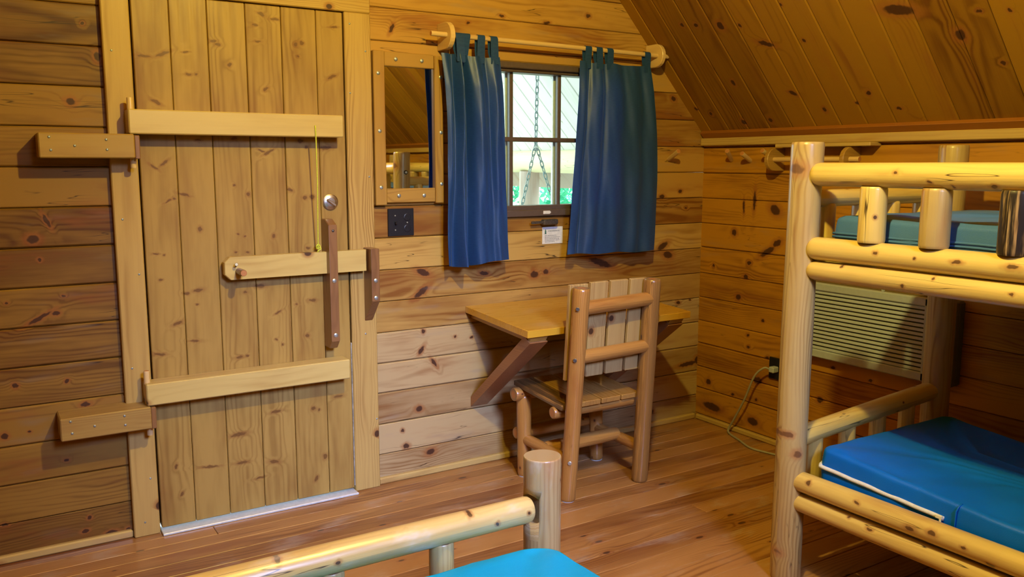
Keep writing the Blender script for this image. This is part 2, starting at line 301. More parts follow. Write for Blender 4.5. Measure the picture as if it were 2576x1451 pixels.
M['chair'] = wood('chair_log', (0.46, 0.225, 0.055), (0.25, 0.1, 0.022), bump=True, ring=0.012, ringamt=0.3, knot=0.14, kcell=(0.10, 0.07), ksize=0.08,
                  rough=0.30, coat=0.4, tint=0.3, crack=0.3, blotch=0.5)
M['crackpost'] = wood('weathered_chair_log', (0.44, 0.225, 0.06), (0.25, 0.1, 0.022), bump=True, ring=0.012, ringamt=0.3, knot=0.15, kcell=(0.12, 0.07), ksize=0.10,
                      rough=0.30, coat=0.4, tint=0.3, crack=0.9, bark=0.35)
M['slat'] = wood('chair_slat', (0.5, 0.34, 0.13), (0.32, 0.18, 0.055), ring=0.012, ringamt=0.4, knot=0.12, kcell=(0.1, 0.09), tint=0.2, rough=0.4)
M['seat'] = wood('seat_slat', (0.4, 0.21, 0.055), (0.19, 0.078, 0.02), ring=0.012, ringamt=0.35, knot=0.1, tint=0.4, rough=0.3, coat=0.4)
M['desk'] = wood('desk_pine', (0.64, 0.35, 0.030), (0.42, 0.19, 0.014), ring=0.016, ringamt=0.25, knot=0.03, tint=0.2, rough=0.3, coat=0.45, wear_sheen=0.2)
M['bracew'] = wood('desk_brace_cedar', (0.33, 0.145, 0.055), (0.18, 0.065, 0.024), ring=0.012, ringamt=0.3, knot=0.04, tint=0.2)
M['soffit'] = wood('porch_soffit', (0.80, 0.80, 0.74), (0.60, 0.60, 0.54), ring=0.02, ringamt=0.2, knot=0.12, kcell=(0.3, 0.14), ksize=0.07, tint=0.2,
                   rough=0.6, coat=0.0, red=(0.55, 0.50, 0.40), kdark=(0.25, 0.22, 0.16))
M['porchlog'] = wood('porch_log', (0.72, 0.66, 0.40), (0.52, 0.46, 0.26), ring=0.02, ringamt=0.2, knot=0.1, tint=0.1, crack=0.5, rough=0.6, coat=0.0, red=(0.5, 0.4, 0.2))
M['porchpost'] = wood('porch_post_log', (0.42, 0.34, 0.27), (0.30, 0.22, 0.17), ring=0.02, ringamt=0.2, knot=0.1, tint=0.1, rough=0.6, coat=0.0)
M['end'] = endgrain('log_end_grain', (0.34, 0.215, 0.095), (0.22, 0.130, 0.055))
M['dark'] = plain('dark_gap', (0.02, 0.012, 0.008), 0.8)
M['blackm'] = plain('black_outlet_plastic', (0.012, 0.012, 0.016), 0.38)
M['slot'] = plain('socket_slot_black', (0.002, 0.002, 0.003), 0.6)
M['steel'] = plain('brushed_steel', (0.72, 0.72, 0.70), 0.28, 1.0, var=0.1)
M['bolt'] = plain('zinc_screw_head', (0.62, 0.74, 0.78), 0.32, 0.85)
M['nail'] = plain('grey_nail_head', (0.36, 0.40, 0.40), 0.4, 0.6)
M['white'] = plain('white_paper', (0.80, 0.80, 0.76), 0.7)
M['ink'] = plain('grey_print', (0.30, 0.32, 0.32), 0.8)
M['green'] = plain('green_print', (0.03, 0.14, 0.09), 0.8)
M['wframe'] = plain('brown_window_frame', (0.115, 0.080, 0.062), 0.42)
M['alu'] = plain('aluminium_threshold', (0.78, 0.82, 0.82), 0.38, 0.35)
M['cordg'] = plain('grey_power_cord', (0.36, 0.34, 0.28), 0.5)
M['cordy'] = plain('yellow_green_cord', (0.62, 0.66, 0.05), 0.6, var=0.2, bscale=400)
M['acplast'] = plain('beige_plastic', (0.44, 0.52, 0.70), 0.45, var=0.03)
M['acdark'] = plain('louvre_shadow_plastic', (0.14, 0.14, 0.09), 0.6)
M['acpanel'] = plain('shaded_control_panel', (0.16, 0.16, 0.16), 0.45)  # unit's right end darkened: the shade there is put into its colour
M['levm'] = plain('tarnished_metal', (0.16, 0.145, 0.13), 0.4, 0.7, var=0.3, bscale=200)
M['chain'] = plain('dark_green_chain', (0.24, 0.32, 0.32), 0.5, 0.4)
M['ground'] = plain('forest_ground', (0.36, 0.36, 0.30), 0.9, var=0.4, bscale=3)
M['bark'] = plain('tree_bark', (0.12, 0.085, 0.06), 0.9, var=0.3, bscale=20)
M['zip'] = plain('white_zip', (0.70, 0.72, 0.86), 0.5)
M['stripm'] = plain('worn_grey_strip', (0.36, 0.33, 0.26), 0.7, var=0.3, bscale=40)
M['rubber'] = plain('grey_glide', (0.45, 0.50, 0.52), 0.4)


def vinyl(name, col, col2, rough=0.42):
    t = NT(name)
    pos = t.n('ShaderNodeNewGeometry').outputs['Position']
    nz = t.noise(pos, 5.0, 3)
    fine = t.noise(pos, 350.0, 2)
    c = t.mix(t.ramp(nz, 0.35, 0.65), col, col2)
    p = t.principled(Base_Color=c, Roughness=rough, Specular_IOR_Level=0.25)
    h = t.math('ADD', fine, t.math('MULTIPLY', t.noise(t.vmul(pos, (3.0, 14.0, 5.0)), 1.0, 3.0), 5.0))
    b = t.n('ShaderNodeBump', None, {'Strength': 0.25, 'Distance': 0.003, 'Height': h})
    t.put(p.inputs['Normal'], b.outputs[0])
    return t.finish(p.outputs[0])


M['teal'] = vinyl('teal_vinyl', (0.003, 0.27, 0.52), (0.004, 0.30, 0.57))
M['blue'] = vinyl('blue_vinyl', (0.001, 0.135, 0.78), (0.002, 0.155, 0.86))
M['slate'] = vinyl('slate_blue_vinyl', (0.060, 0.165, 0.62), (0.070, 0.185, 0.68))


def satin(name):
    t = NT(name)
    gp = t.n('ShaderNodeAttribute', {'attribute_name': 'gp'}).outputs['Vector']
    slub = t.noise(t.vmul(gp, (1.0, 30.0, 420.0)), 1.0, 2.0)
    thr = t.noise(t.vmul(gp, (1.0, 500.0, 20.0)), 1.0, 1.0)
    f = t.math('MULTIPLY_ADD', slub, 0.7, t.math('MULTIPLY', thr, 0.3))
    c = t.mix(t.ramp(f, 0.35, 0.65), (0.016, 0.062, 0.19), (0.027, 0.094, 0.27))
    p = t.principled(Base_Color=c, Roughness=0.42, Sheen_Weight=0.25, Sheen_Roughness=0.4, Specular_IOR_Level=0.55)
    p.inputs['Sheen Tint'].default_value = (0.35, 0.55, 0.9, 1)
    b = t.n('ShaderNodeBump', None, {'Strength': 0.3, 'Distance': 0.001, 'Height': f})
    t.put(p.inputs['Normal'], b.outputs[0])
    tr = t.n('ShaderNodeBsdfTranslucent', None, {'Color': (0.03, 0.13, 0.62)})
    mx = t.n('ShaderNodeMixShader', None, {0: 0.30, 1: p.outputs[0], 2: tr.outputs[0]})
    return t.finish(mx.outputs[0])


M['satin'] = satin('navy_slub_satin')


def glass(name):
    t = NT(name)
    tr = t.n('ShaderNodeBsdfTransparent', None, {'Color': (0.92, 0.98, 0.96)})
    gl = t.n('ShaderNodeBsdfGlossy', None, {'Roughness': 0.02})
    lw = t.n('ShaderNodeFresnel', None, {'IOR': 1.45})
    mx = t.n('ShaderNodeMixShader', None, {0: lw.outputs[0], 1: tr.outputs[0], 2: gl.outputs[0]})
    return t.finish(mx.outputs[0])


M['glass'] = glass('window_glass')


def mirror_m(name):
    t = NT(name)
    p = t.principled(Base_Color=(0.80, 0.84, 0.80), Metallic=1.0, Roughness=0.015)
    return t.finish(p.outputs[0])


M['mirror'] = mirror_m('mirror_silver')


def leaf(name, a, b):
    t = NT(name)
    r = t.n('ShaderNodeAttribute', {'attribute_name': 'rnd'}).outputs['Color']
    s = t.n('ShaderNodeSeparateColor', None, {0: r}).outputs[0]
    c = t.mix(s, a, b)
    d = t.n('ShaderNodeBsdfDiffuse', None, {'Color': c})
    tr = t.n('ShaderNodeBsdfTranslucent', None, {'Color': c})
    mx = t.n('ShaderNodeMixShader', None, {0: 0.5, 1: d.outputs[0], 2: tr.outputs[0]})
    return t.finish(mx.outputs[0])


M['leaf'] = leaf('forest_leaves', (0.05, 0.36, 0.20), (0.25, 0.75, 0.48))

# ------------------------------------------------------------------ mesh builder
X, Y, Z = Vector((1, 0, 0)), Vector((0, 1, 0)), Vector((0, 0, 1))


def rnd3():
    return (random.random(), random.random(), random.random())


class MB:
    def __init__(self, xf=None):
        self.v, self.f, self.g, self.r, self.mi, self.sm = [], [], [], [], [], []
        self.xf = xf

    def add(self, vs, fs, gs, rn, mat=0, smooth=False):
        b = len(self.v)
        for v in vs:
            v = Vector(v)
            self.v.append(self.xf @ v if self.xf else v)
        self.g.extend(Vector(g) for g in gs)
        self.r.extend([rn] * len(vs))
        for i, f in enumerate(fs):
            self.f.append([k + b for k in f])
            self.mi.append(mat[i] if isinstance(mat, (list, tuple)) else mat)
            self.sm.append(smooth)

    def box(self, c, half, A=X, B=Y, N=Z, ch=0.003, rn=None, mat=0, off=None):
        """chamfered box; A runs along the grain, B across the face, N through the thickness"""
        c = Vector(c)
        off = off or Vector((random.uniform(-9, 9), random.uniform(-9, 9) * 0, random.uniform(0, 3)))
        ch = min(ch, min(half) * 0.45)
        vs, gs = [], []
        sg = [(a, b, d) for a in (-1, 1) for b in (-1, 1) for d in (-1, 1)]
        for s in sg:
            for ax in range(3):
                q = [s[i] * (half[i] - (0 if i == ax else ch)) for i in range(3)]
                vs.append(c + A * q[0] + B * q[1] + N * q[2])
                gs.append(Vector(q) + off)
        ix = {s: i for i, s in enumerate(sg)}

        def id_(s, ax):
            return ix[s] * 3 + ax
        fs = []
        for ax in range(3):
            o = [i for i in range(3) if i != ax]
            for sx in (-1, 1):
                ring = []
                for (p, q) in ((-1, -1), (1, -1), (1, 1), (-1, 1)):
                    s = [0, 0, 0]
                    s[ax] = sx
                    s[o[0]] = p
                    s[o[1]] = q
                    ring.append(id_(tuple(s), ax))
                fs.append(ring)
            for p in (-1, 1):
                for q in (-1, 1):
                    s0 = [0, 0, 0]
                    s0[o[0]] = p
                    s0[o[1]] = q
                    s0[ax] = -1
                    s1 = list(s0)
                    s1[ax] = 1
                    s0, s1 = tuple(s0), tuple(s1)
                    fs.append([id_(s0, o[0]), id_(s1, o[0]), id_(s1, o[1]), id_(s0, o[1])])
        for s in sg:
            fs.append([id_(s, 0), id_(s, 1), id_(s, 2)])
        self.add(vs, fs, gs, rn or rnd3(), mat)

    def span(self, lo, hi, grain='x', face='y', ch=0.003, rn=None, mat=0):
        """axis-aligned chamfered box from corner lo to corner hi; face = axis of the show face's normal"""
        lo, hi = Vector(lo), Vector(hi)
        c = (lo + hi) / 2
        d = (hi - lo) / 2
        ax = {'x': X, 'y': Y, 'z': Z}
        third = [k for k in 'xyz' if k not in (grain, face)][0]
        self.box(c, (abs(d.dot(ax[grain])), abs(d.dot(ax[third])), abs(d.dot(ax[face]))), ax[grain], ax[third], ax[face], ch, rn, mat)

    def log(self, p0, p1, r0, r1=None, n=22, seg=None, rnd_end=0.012, wob=0.02, rn=None, mat=0, capmat=1, bend=0.0):
        p0, p1 = Vector(p0), Vector(p1)
        r1 = r1 if r1 is not None else r0
        d = p1 - p0
        L = d.length
        ax = d.normalized()
        ref = Z if abs(ax.z) < 0.8 else Y
        e1 = ax.cross(ref).normalized()
        e2 = ax.cross(e1).normalized()
        seg = seg or max(3, int(L / 0.07))
        rn = rn or rnd3()
        off = Vector((random.uniform(-9, 9), random.uniform(-2, 2), random.uniform(0, 3)))
        ph = [random.uniform(0, 6.28) for _ in range(6)]
        ts = [(0, 0.78), (rnd_end * 0.25, 0.9), (rnd_end, 1.0)]
        ts += [(rnd_end + (L - 2 * rnd_end) * i / seg, 1.0) for i in range(1, seg)]
        ts += [(L - rnd_end, 1.0), (L - rnd_end * 0.25, 0.9), (L, 0.78)]
        if rnd_end <= 0:
            ts = [(L * i / seg, 1.0) for i in range(seg + 1)]
        vs, gs, fs = [], [], []
        for (s, k) in ts:
            r = r0 + (r1 - r0) * s / L
            kk = 1 - (1 - k) * min(1.0, rnd_end / max(r, 1e-4) * 1.6)
            bx = bend * math.sin(math.pi * s / L)
            for j in range(n + 1):
                a = 2 * math.pi * j / n
                w = 1 + wob * (math.sin(2 * a + ph[0] + s * 3) * 0.5 + math.sin(3 * a + ph[1] + s * 5) * 0.4 + math.sin(s * 9 + ph[2]) * 0.5)
                rr = r * kk * w
                vs.append(p0 + ax * s + e1 * (math.cos(a) * rr + bx) + e2 * math.sin(a) * rr)
                gs.append(Vector((s, a * r, 0)) + off)
        m = n + 1
        for i in range(len(ts) - 1):
            for j in range(n):
                fs.append([i * m + j, i * m + j + 1, (i + 1) * m + j + 1, (i + 1) * m + j])
        self.add(vs, fs, gs, rn, mat, True)
        for e in (0, len(ts) - 1):
            rim = vs[e * m:e * m + n]
            cc = sum(rim, Vector()) / n
            cv = [cc] + rim
            cg = [Vector((0, 0, 0))] + [Vector((0, (v - cc).dot(e1), (v - cc).dot(e2))) for v in rim]
            self.add(cv, [[0, 1 + j, 1 + (j + 1) % n] for j in range(n)], cg, rn, capmat, False)

    def tube(self, pts, r, n=8, mat=0, closed=False):
        pts = [Vector(p) for p in pts]
        vs, gs, fs = [], [], []
        s = 0
        N = len(pts)
        e1 = None
        for i, p in enumerate(pts):
            if closed:
                d = pts[(i + 1) % N] - pts[i - 1]
            else:
                d = pts[min(i + 1, N - 1)] - pts[max(i - 1, 0)]
            d.normalize()
            if e1 is None:
                e1 = d.cross(Z if abs(d.z) < 0.9 else X).normalized()
            e1 = (e1 - d * e1.dot(d)).normalized()
            e2 = d.cross(e1)
            for j in range(n):
                a = 2 * math.pi * j / n
                vs.append(p + e1 * math.cos(a) * r + e2 * math.sin(a) * r)
                gs.append((s, a * r, 0))
            if i < N - 1:
                s += (pts[i + 1] - p).length
        for i in range(N if closed else N - 1):
            k = (i + 1) % N
            for j in range(n):
                fs.append([i * n + j, i * n + (j + 1) % n, k * n + (j + 1) % n, k * n + j])
        if not closed:
            fs.append(list(range(n))[::-1])
            fs.append([(N - 1) * n + j for j in range(n)])
        self.add(vs, fs, gs, rnd3(), mat, True)

    def disc(self, c, nrm, r, t, n=20, mat=0, dome=0.0):
        """short cylinder standing on c, along nrm, optionally domed"""
        c, nrm = Vector(c), Vector(nrm).normalized()
        e1 = nrm.cross(Z if abs(nrm.z) < 0.9 else X).normalized()
        e2 = nrm.cross(e1)
        prof = [(r, 0), (r, t * 0.75), (r * 0.86, t)]
        if dome:
            prof += [(r * 0.55, t + dome * 0.7)]
        vs, fs, gs = [], [], []
        for (rr, h) in prof:
            for j in range(n):
                a = 2 * math.pi * j / n
                vs.append(c + nrm * h + e1 * math.cos(a) * rr + e2 * math.sin(a) * rr)
                gs.append((h, math.cos(a) * rr, math.sin(a) * rr))
        for i in range(len(prof) - 1):
            for j in range(n):
                fs.append([i * n + j, i * n + (j + 1) % n, (i + 1) * n + (j + 1) % n, (i + 1) * n + j])
        vs.append(c + nrm * (t + dome))
        gs.append((t, 0, 0))
        k = len(vs) - 1
        b = (len(prof) - 1) * n
        for j in range(n):
            fs.append([b + j, b + (j + 1) % n, k])
        fs.append(list(range(n))[::-1])
        self.add(vs, fs, gs, rnd3(), mat, False)

    def prism(self, outline, A, B, N, c, t, mat=0, rn=None, ch=0.003):
        """extrude a 2-D outline (a along A, b along B) by t along N, edges chamfered"""
        c = Vector(c)
        n = len(outline)
        cx = sum(p[0] for p in outline) / n
        cy = sum(p[1] for p in outline) / n
        off = Vector((random.uniform(-9, 9), 0, random.uniform(0, 3)))
        vs, gs, fs = [], [], []

        def shrink(p, k):
            dx, dy = p[0] - cx, p[1] - cy
            l = math.hypot(dx, dy) or 1
            return (p[0] - dx / l * k, p[1] - dy / l * k)
        for (h, k) in ((0, ch), (ch, 0), (t - ch, 0), (t, ch)):
            for p in outline:
                a, b = shrink(p, k)
                vs.append(c + A * a + B * b + N * h)
                gs.append(Vector((a, b, h)) + off)
        for i in range(3):
            for j in range(n):
                fs.append([i * n + j, i * n + (j + 1) % n, (i + 1) * n + (j + 1) % n, (i + 1) * n + j])
        fs.append(list(range(n))[::-1])
        fs.append([3 * n + j for j in range(n)])
        self.add(vs, fs, gs, rn or rnd3(), mat)

    def grid(self, fn, nu, nv, mat=0, gfn=None, smooth=True):
        vs, gs, fs = [], [], []
        for i in range(nu + 1):
            for j in range(nv + 1):
                u, v = i / nu, j / nv
                vs.append(fn(u, v))
                gs.append(gfn(u, v) if gfn else (u, v, 0))
        m = nv + 1
        for i in range(nu):
            for j in range(nv):
                fs.append([i * m + j, (i + 1) * m + j, (i + 1) * m + j + 1, i * m + j + 1])
        self.add(vs, fs, gs, rnd3(), mat, smooth)

    def build(self, name, mats, parent=None, recalc=True):
        me = bpy.data.meshes.new(name)
        me.from_pydata([tuple(v) for v in self.v], [], self.f)
        if not isinstance(mats, (list, tuple)):
            mats = [mats]
        for m in mats:
            me.materials.append(m)
        top = len(mats) - 1
        me.polygons.foreach_set('material_index', [min(i, top) for i in self.mi])
        me.polygons.foreach_set('use_smooth', self.sm)
        a = me.attributes.new('gp', 'FLOAT_VECTOR', 'POINT')
        a.data.foreach_set('vector', [x for g in self.g for x in g])
        c = me.attributes.new('rnd', 'FLOAT_COLOR', 'POINT')
        c.data.foreach_set('color', [x for r in self.r for x in (*r, 1.0)])
        if recalc:
            bm = bmesh.new()
            bm.from_mesh(me)
            bmesh.ops.recalc_face_normals(bm, faces=bm.faces)
            bm.to_mesh(me)
            bm.free()
        me.update()
        o = bpy.data.objects.new(name, me)
        COL.objects.link(o)
        if parent is not None:
            o.parent = parent
            o.matrix_parent_inverse = base_inv(parent)
        return o


def base_inv(o):
    m = Matrix.Translation(o.location)
    while o.parent is not None:
        o = o.parent
        if o.type == 'EMPTY':
            return Matrix.Translation(-o.location) if m == Matrix.Translation((0, 0, 0)) and False else m.inverted()
    return m.inverted()


def tag(o, label, cat, group=None):
    o['label'] = label
    o['category'] = cat
    if group:
        o['group'] = group
    return o


def struct(o):
    o['kind'] = 'structure'
    return o


def thing(name, loc, label, cat, group=None):
    o = bpy.data.objects.new(name, None)
    COL.objects.link(o)
    o.empty_display_size = 0.05
    o.location = loc
    return tag(o, label, cat, group)


def sbox(name, boxes, mats, parent=None, **kw):
    mb = MB()
    for b in boxes:
        mb.span(b[0], b[1], *(b[2:4] if len(b) > 2 else ()), **kw)
    return mb.build(name, mats, parent)


# ------------------------------------------------------------------ the room shell
WF, WR = 3.62, 3.57            # faces of the front and right walls
SL = 1.077                     # slope of the ceiling
ZE = 1.65                      # ceiling height at the right wall
XRIDGE, XL = 1.40, -0.77
ANG = math.atan(SL)
SD = Vector((-math.cos(ANG), 0, math.sin(ANG)))      # up the right-hand slope
SN = Vector((-math.sin(ANG), 0, -math.cos(ANG)))     # into the room


def zceil(x):
    return ZE + (WR - x) * SL if x >= XRIDGE else ZE + (WR - XRIDGE) * SL - (XRIDGE - x) * SL


# floor boards run along the front wall
mb = MB()
ys = [3.70, 3.54, 3.455, 3.37, 3.275, 3.17, 3.075, 2.975, 2.877, 2.749, 2.655, 2.56, 2.47, 2.36, 2.24, 2.12, 1.99, 1.86, 1.74, 1.6, 1.48, 1.35,
      1.2, 1.05, 0.9, 0.75, 0.6, 0.45, 0.3, 0.15, 0.0, -0.2, -0.4, -0.6, -0.8, -1.0, -1.2]
for i in range(len(ys) - 1):
    cuts = [XL - 0.05]
    if i % 3 == 1:
        cuts.append(random.uniform(0.2, 3.2))
    cuts.append(WR + 0.05)
    for a, b in zip(cuts, cuts[1:]):
        mb.span((a + 0.0008, ys[i + 1] + 0.0010, -0.03), (b - 0.0008, ys[i] - 0.0010, 0.0), 'x', 'z', ch=0.0022)
mb.span((XL - 0.05, -1.2, -0.05), (WR + 0.05, 3.70, -0.029), 'x', 'z', mat=1)
struct(mb.build('floor', [M['floor'], M['dark']]))

# front log wall with openings for the door and the window
ZL = [-0.02, 0.1485, 0.297, 0.4455, 0.594, 0.7425, 0.891, 1.0395, 1.188, 1.3365, 1.485, 1.6335, 1.782, 1.93, 2.079, 2.2275, 2.376]
ZR = [-0.02, 0.14, 0.286, 0.436, 0.578, 0.723, 0.868, 1.014, 1.161, 1.306, 1.449, 1.592, 1.739, 1.884, 2.036, 2.178, 2.322, 2.47, 2.62, 2.77,
      2.92, 3.07, 3.22, 3.37, 3.52, 3.67, 3.82, 3.99]
OPW = (1.99, 2.87, 1.235, 1.985)                      # window opening x0,x1,z0,z1
mb = MB()


def lseg(x0, x1, z0, z1, rn, off, right=False):
    if z1 - z0 < 0.004 or x1 - x0 < 0.004:
        return
    if right:                                        # gable: cut the log ends along the roof
        xm = WR - (z0 + z1) / 2 * 0 if False else None
    hx, hz, hy = (x1 - x0) / 2, (z1 - z0) / 2 - 0.0012, 0.07
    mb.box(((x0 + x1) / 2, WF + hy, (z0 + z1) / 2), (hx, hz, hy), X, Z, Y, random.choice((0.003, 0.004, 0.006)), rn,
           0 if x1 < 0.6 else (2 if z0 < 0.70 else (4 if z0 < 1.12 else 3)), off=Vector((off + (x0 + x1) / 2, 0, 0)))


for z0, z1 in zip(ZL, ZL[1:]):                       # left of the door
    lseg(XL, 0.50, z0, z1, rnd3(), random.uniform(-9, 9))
for k, (z0, z1) in enumerate(zip(ZR, ZR[1:])):
    rn, off = rnd3(), random.uniform(-9, 9)
    zm = (z0 + z1) / 2
    lim = WR + 0.10 if z1 < ZE + 0.1 else min(WR, WR - (z0 - ZE) / SL + 0.03)
    x0 = 1.46 if z1 < 2.25 else max(XL, 2 * XRIDGE - lim)
    if 2.0 < z0 < 2.1:
        x0 = 1.50
    if z0 > 2.1:
        x0 = max(XL, 2 * XRIDGE - lim) if z0 > 2.3 else 1.46
    if x0 >= lim:
        continue
    if z1 > OPW[2] and z0 < OPW[3]:
        lseg(x0, OPW[0], z0, z1, rn, off)
        lseg(OPW[1], lim, z0, z1, rn, off)
        if z0 < OPW[2]:
            lseg(OPW[0], OPW[1], z0, OPW[2], rn, off)
        if z1 > OPW[3]:
            lseg(OPW[0], OPW[1], OPW[3], z1, rn, off)
    else:
        lseg(x0, lim, z0, z1, rn, off)
# logs above the door
lseg(XL, 1.46, 2.2275, 2.35, rnd3(), 2.0)
# backing, so that no daylight leaks between the logs
for (a, b, c, d) in ((XL, 0.54, -0.02, 2.4), (1.44, OPW[0], -0.02, 2.5), (OPW[1], WR, -0.02, 1.7), (OPW[0], OPW[1], -0.02, OPW[2] - 0.02),
                     (OPW[0], OPW[1], OPW[3] + 0.02, 2.5), (0.54, 1.44, 2.13, 2.5), (OPW[1], WR - 0.30, 1.7, 2.0), (OPW[1], WR - 0.6, 2.0, 2.3),
                     (OPW[1], WR - 0.12, 1.7, 1.78), (XL + 0.6, WR - 0.9, 2.5, 2.6)):
    mb.span((a, WF + 0.135, c), (b, WF + 0.155, d), 'x', 'y', mat=1)
struct(mb.build('wall_front', [M['wall_a'], M['dark'], M['wall_b'], M['wall_c'], M['wall_d']]))

# right log wall
ZRW = [-0.02, 0.03, 0.188, 0.316, 0.456, 0.591, 0.730, 0.872, 1.022, 1.161, 1.303, 1.445, 1.590, 1.70]
mb = MB()
for z0, z1 in zip(ZRW, ZRW[1:]):
    mb.box((WR + 0.07, 1.20, (z0 + z1) / 2), (2.43, (z1 - z0) / 2 - 0.0012, 0.07), Y, Z, X, random.choice((0.003, 0.004, 0.006)),
           off=Vector((random.uniform(-9, 9), 0, 0)))
mb.span((WR + 0.14, -1.3, -0.02), (WR + 0.16, 3.75, 1.7), 'y', 'x', mat=1)
struct(mb.build('wall_right', [M['wallr'], M['dark']]))

# left and rear walls; the rear one has an invented window for the daylight beam
mb = MB()
for i in range(13):
    z0, z1 = -0.02 + i * 0.14, 0.12 + i * 0.14
    mb.span((XL - 0.14, -1.3, z0), (XL, 3.76, z1 - 0.001), 'y', 'x')
struct(mb.build('wall_left', [M['plainwall']]))
mb = MB()
WB2 = (0.60, 1.50, 2.22, 3.10)                       # x0,x1,z0,z1
for i in range(29):
    z0, z1 = -0.02 + i * 0.14, 0.12 + i * 0.14
    lim = WR + 0.14 if z1 < ZE else WR - (z0 - ZE) / SL + 0.05
    lo = 2 * XRIDGE - lim
    if lo > lim:
        continue
    if z1 > WB2[2] and z0 < WB2[3]:
        mb.span((lo, -1.34, z0), (WB2[0], -1.20, z1 - 0.001), 'x', 'y')
        mb.span((WB2[1], -1.34, z0), (lim, -1.20, z1 - 0.001), 'x', 'y')
    else:
        mb.span((lo, -1.34, z0), (lim, -1.20, z1 - 0.001), 'x', 'y')
struct(mb.build('wall_back', [M['plainwall']]))

# sloping board ceiling
mb = MB()
yb = [3.66, 3.542, 3.403, 3.264, 3.118, 2.976, 2.831, 2.686, 2.544, 2.398, 2.253, 2.107, 1.961]
while yb[-1] > -1.3:
    yb.append(yb[-1] - 0.1445)
Ls = (WR - XRIDGE) / math.cos(ANG)
for side in (0, 1):
    for a, b in zip(yb, yb[1:]):
        d = SD if side == 0 else Vector((-SD.x, 0, SD.z))
        n = SN if side == 0 else Vector((-SN.x, 0, SN.z))
        base = Vector((WR, 0, ZE)) if side == 0 else Vector((XL, 0, ZE))
        c = base + d * (Ls / 2 - 0.04) - n * 0.012 + Y * ((a + b) / 2)
        mb.box(c, (Ls / 2 + 0.06, (a - b) / 2 - 0.0012, 0.012), d, Y, n, 0.0065)
    mb.box(base + d * (Ls / 2) - n * 0.034 + Y * 1.2, (Ls / 2 + 0.2, 2.55, 0.008), d, Y, n, 0.001, mat=1)
struct(mb.build('ceiling', [M['ceil'], M['dark']]))

# trim boards and baseboards
mb = MB()
mb.box(Vector((WR, 1.17, ZE)) + SD * 0.022 + SN * 0.010, (2.44, 0.022, 0.011), Y, SD, SN, 0.002, (0.4, 0.9, 0.9), mat=1)
mb.span((WR - 0.032, -1.2, 1.598), (WR, 3.618, 1.640), 'y', 'x', ch=0.004)
struct(mb.build('trim_1', [M['trim'], M['redtrim']]))
struct(sbox('trim_2', [((0.458, 3.585, 0.0), (0.556, 3.665, 2.30))], [M['casing']], ch=0.004, rn=(0.45, 0.3, 0.35)) if False else
       (lambda m: (m.span((0.458, 3.585, 0.0), (0.556, 3.665, 2.30), 'z', 'y', 0.004, (0.50, 0.05, 0.62)), m.build('trim_2', [M['casing']]))[1])(MB()))
struct((lambda m: (m.span((1.405, 3.585, 0.0), (1.526, 3.665, 2.138), 'z', 'y', 0.004, (0.50, 0.1, 0.50)), m.build('trim_3', [M['casing']]))[1])(MB()))
struct((lambda m: (m.span((0.556, 3.585, 2.139), (1.526, 3.665, 2.30), 'x', 'y', 0.004, (0.5, 0.3, 0.3)), m.build('trim_4', [M['casing']]))[1])(MB()))
mb = MB()
mb.span((XL, 3.600, 0.0), (0.456, 3.625, 0.032), 'x', 'y', ch=0.008)
mb.span((1.528, 3.600, 0.0), (WR - 0.02, 3.625, 0.032), 'x', 'y', ch=0.008)
struct(mb.build('baseboard_front', [M['trim']]))
mb = MB()
mb.span((WR - 0.022, -1.2, 0.0), (WR + 0.004, 3.60, 0.030), 'y', 'x', ch=0.009)
struct(mb.build('baseboard_right', [M['trim']]))
struct((lambda m: (m.span((0.560, 3.545, 0.0), (1.403, 3.75, 0.010), 'x', 'z', 0.003), m.build('trim_5', [M['alu']]))[1])(MB()))

# screws in the casing
for (px, pz) in ((0.500, 1.97), (0.502, 1.29), (0.535, 1.10), (0.487, 0.70), (0.52, 0.22)):
    pass

# ------------------------------------------------------------------ the plank door with its wooden hardware
mb = MB()
xp = [0.562, 0.697, 0.838, 0.987, 1.132, 1.280, 1.398]
rs = [(0.55, 0.5, 0.55), (0.45, 0.3, 0.35), (0.6, 0.4, 0.6), (0.4, 0.4, 0.45), (0.3, 0.5, 0.6), (0.5, 0.35, 0.5)]
for i in range(6):
    mb.span((xp[i] + 0.001, 3.585, 0.021), (xp[i + 1] - 0.001, 3.635, 2.132), 'z', 'y', ch=0.003, rn=rs[i], mat=(0, 0, 2, 2, 3, 3)[i])
mb.span((0.556, 3.64, 0.021), (1.405, 3.66, 2.139), 'z', 'y', mat=1)
door = struct(mb.build('door_1', [M['door_a'], M['dark'], M['door_b'], M['door_c']]))


m = MB()
m.span((1.3990, 3.588, 0.03), (1.4040, 3.60, 0.70), 'z', 'y', 0.002)
m.build('scuffed_edge_strip', [M['stripm']], door)  # added strip standing in for the scuffed pale door edge


def screw(mb, c, r=0.005, n=(0, -1, 0), t=0.002, mat=0):
    mb.disc(c, n, r, t, 12, mat, dome=r * 0.3)


def cast(name, parent, lo, hi, mat, grain='x', rn=(0.5, 0.3, 0.4), ch=0.004):
    m = MB()
    m.span(lo, hi, grain, 'y', ch, rn)
    return m.build(name, [M[mat]], parent)


br1 = cast('brace', door, (0.518, 3.495, 1.607), (1.356, 3.585, 1.698), 'brace', rn=(0.5, 0.2, 0.32))
br2 = cast('brace', door, (0.522, 3.495, 0.562), (1.357, 3.585, 0.648), 'brace', rn=(0.3, 0.3, 0.45))
for (zt, zb) in ((1.742, 1.48), (0.695, 0.435)):
    m = MB()
    m.log((0.532, 3.535, zb), (0.532, 3.535, zt), 0.0115, n=14, rnd_end=0.003, wob=0.01)
    m.build('hinge_pin', [M['dowel'], M['end']], door)
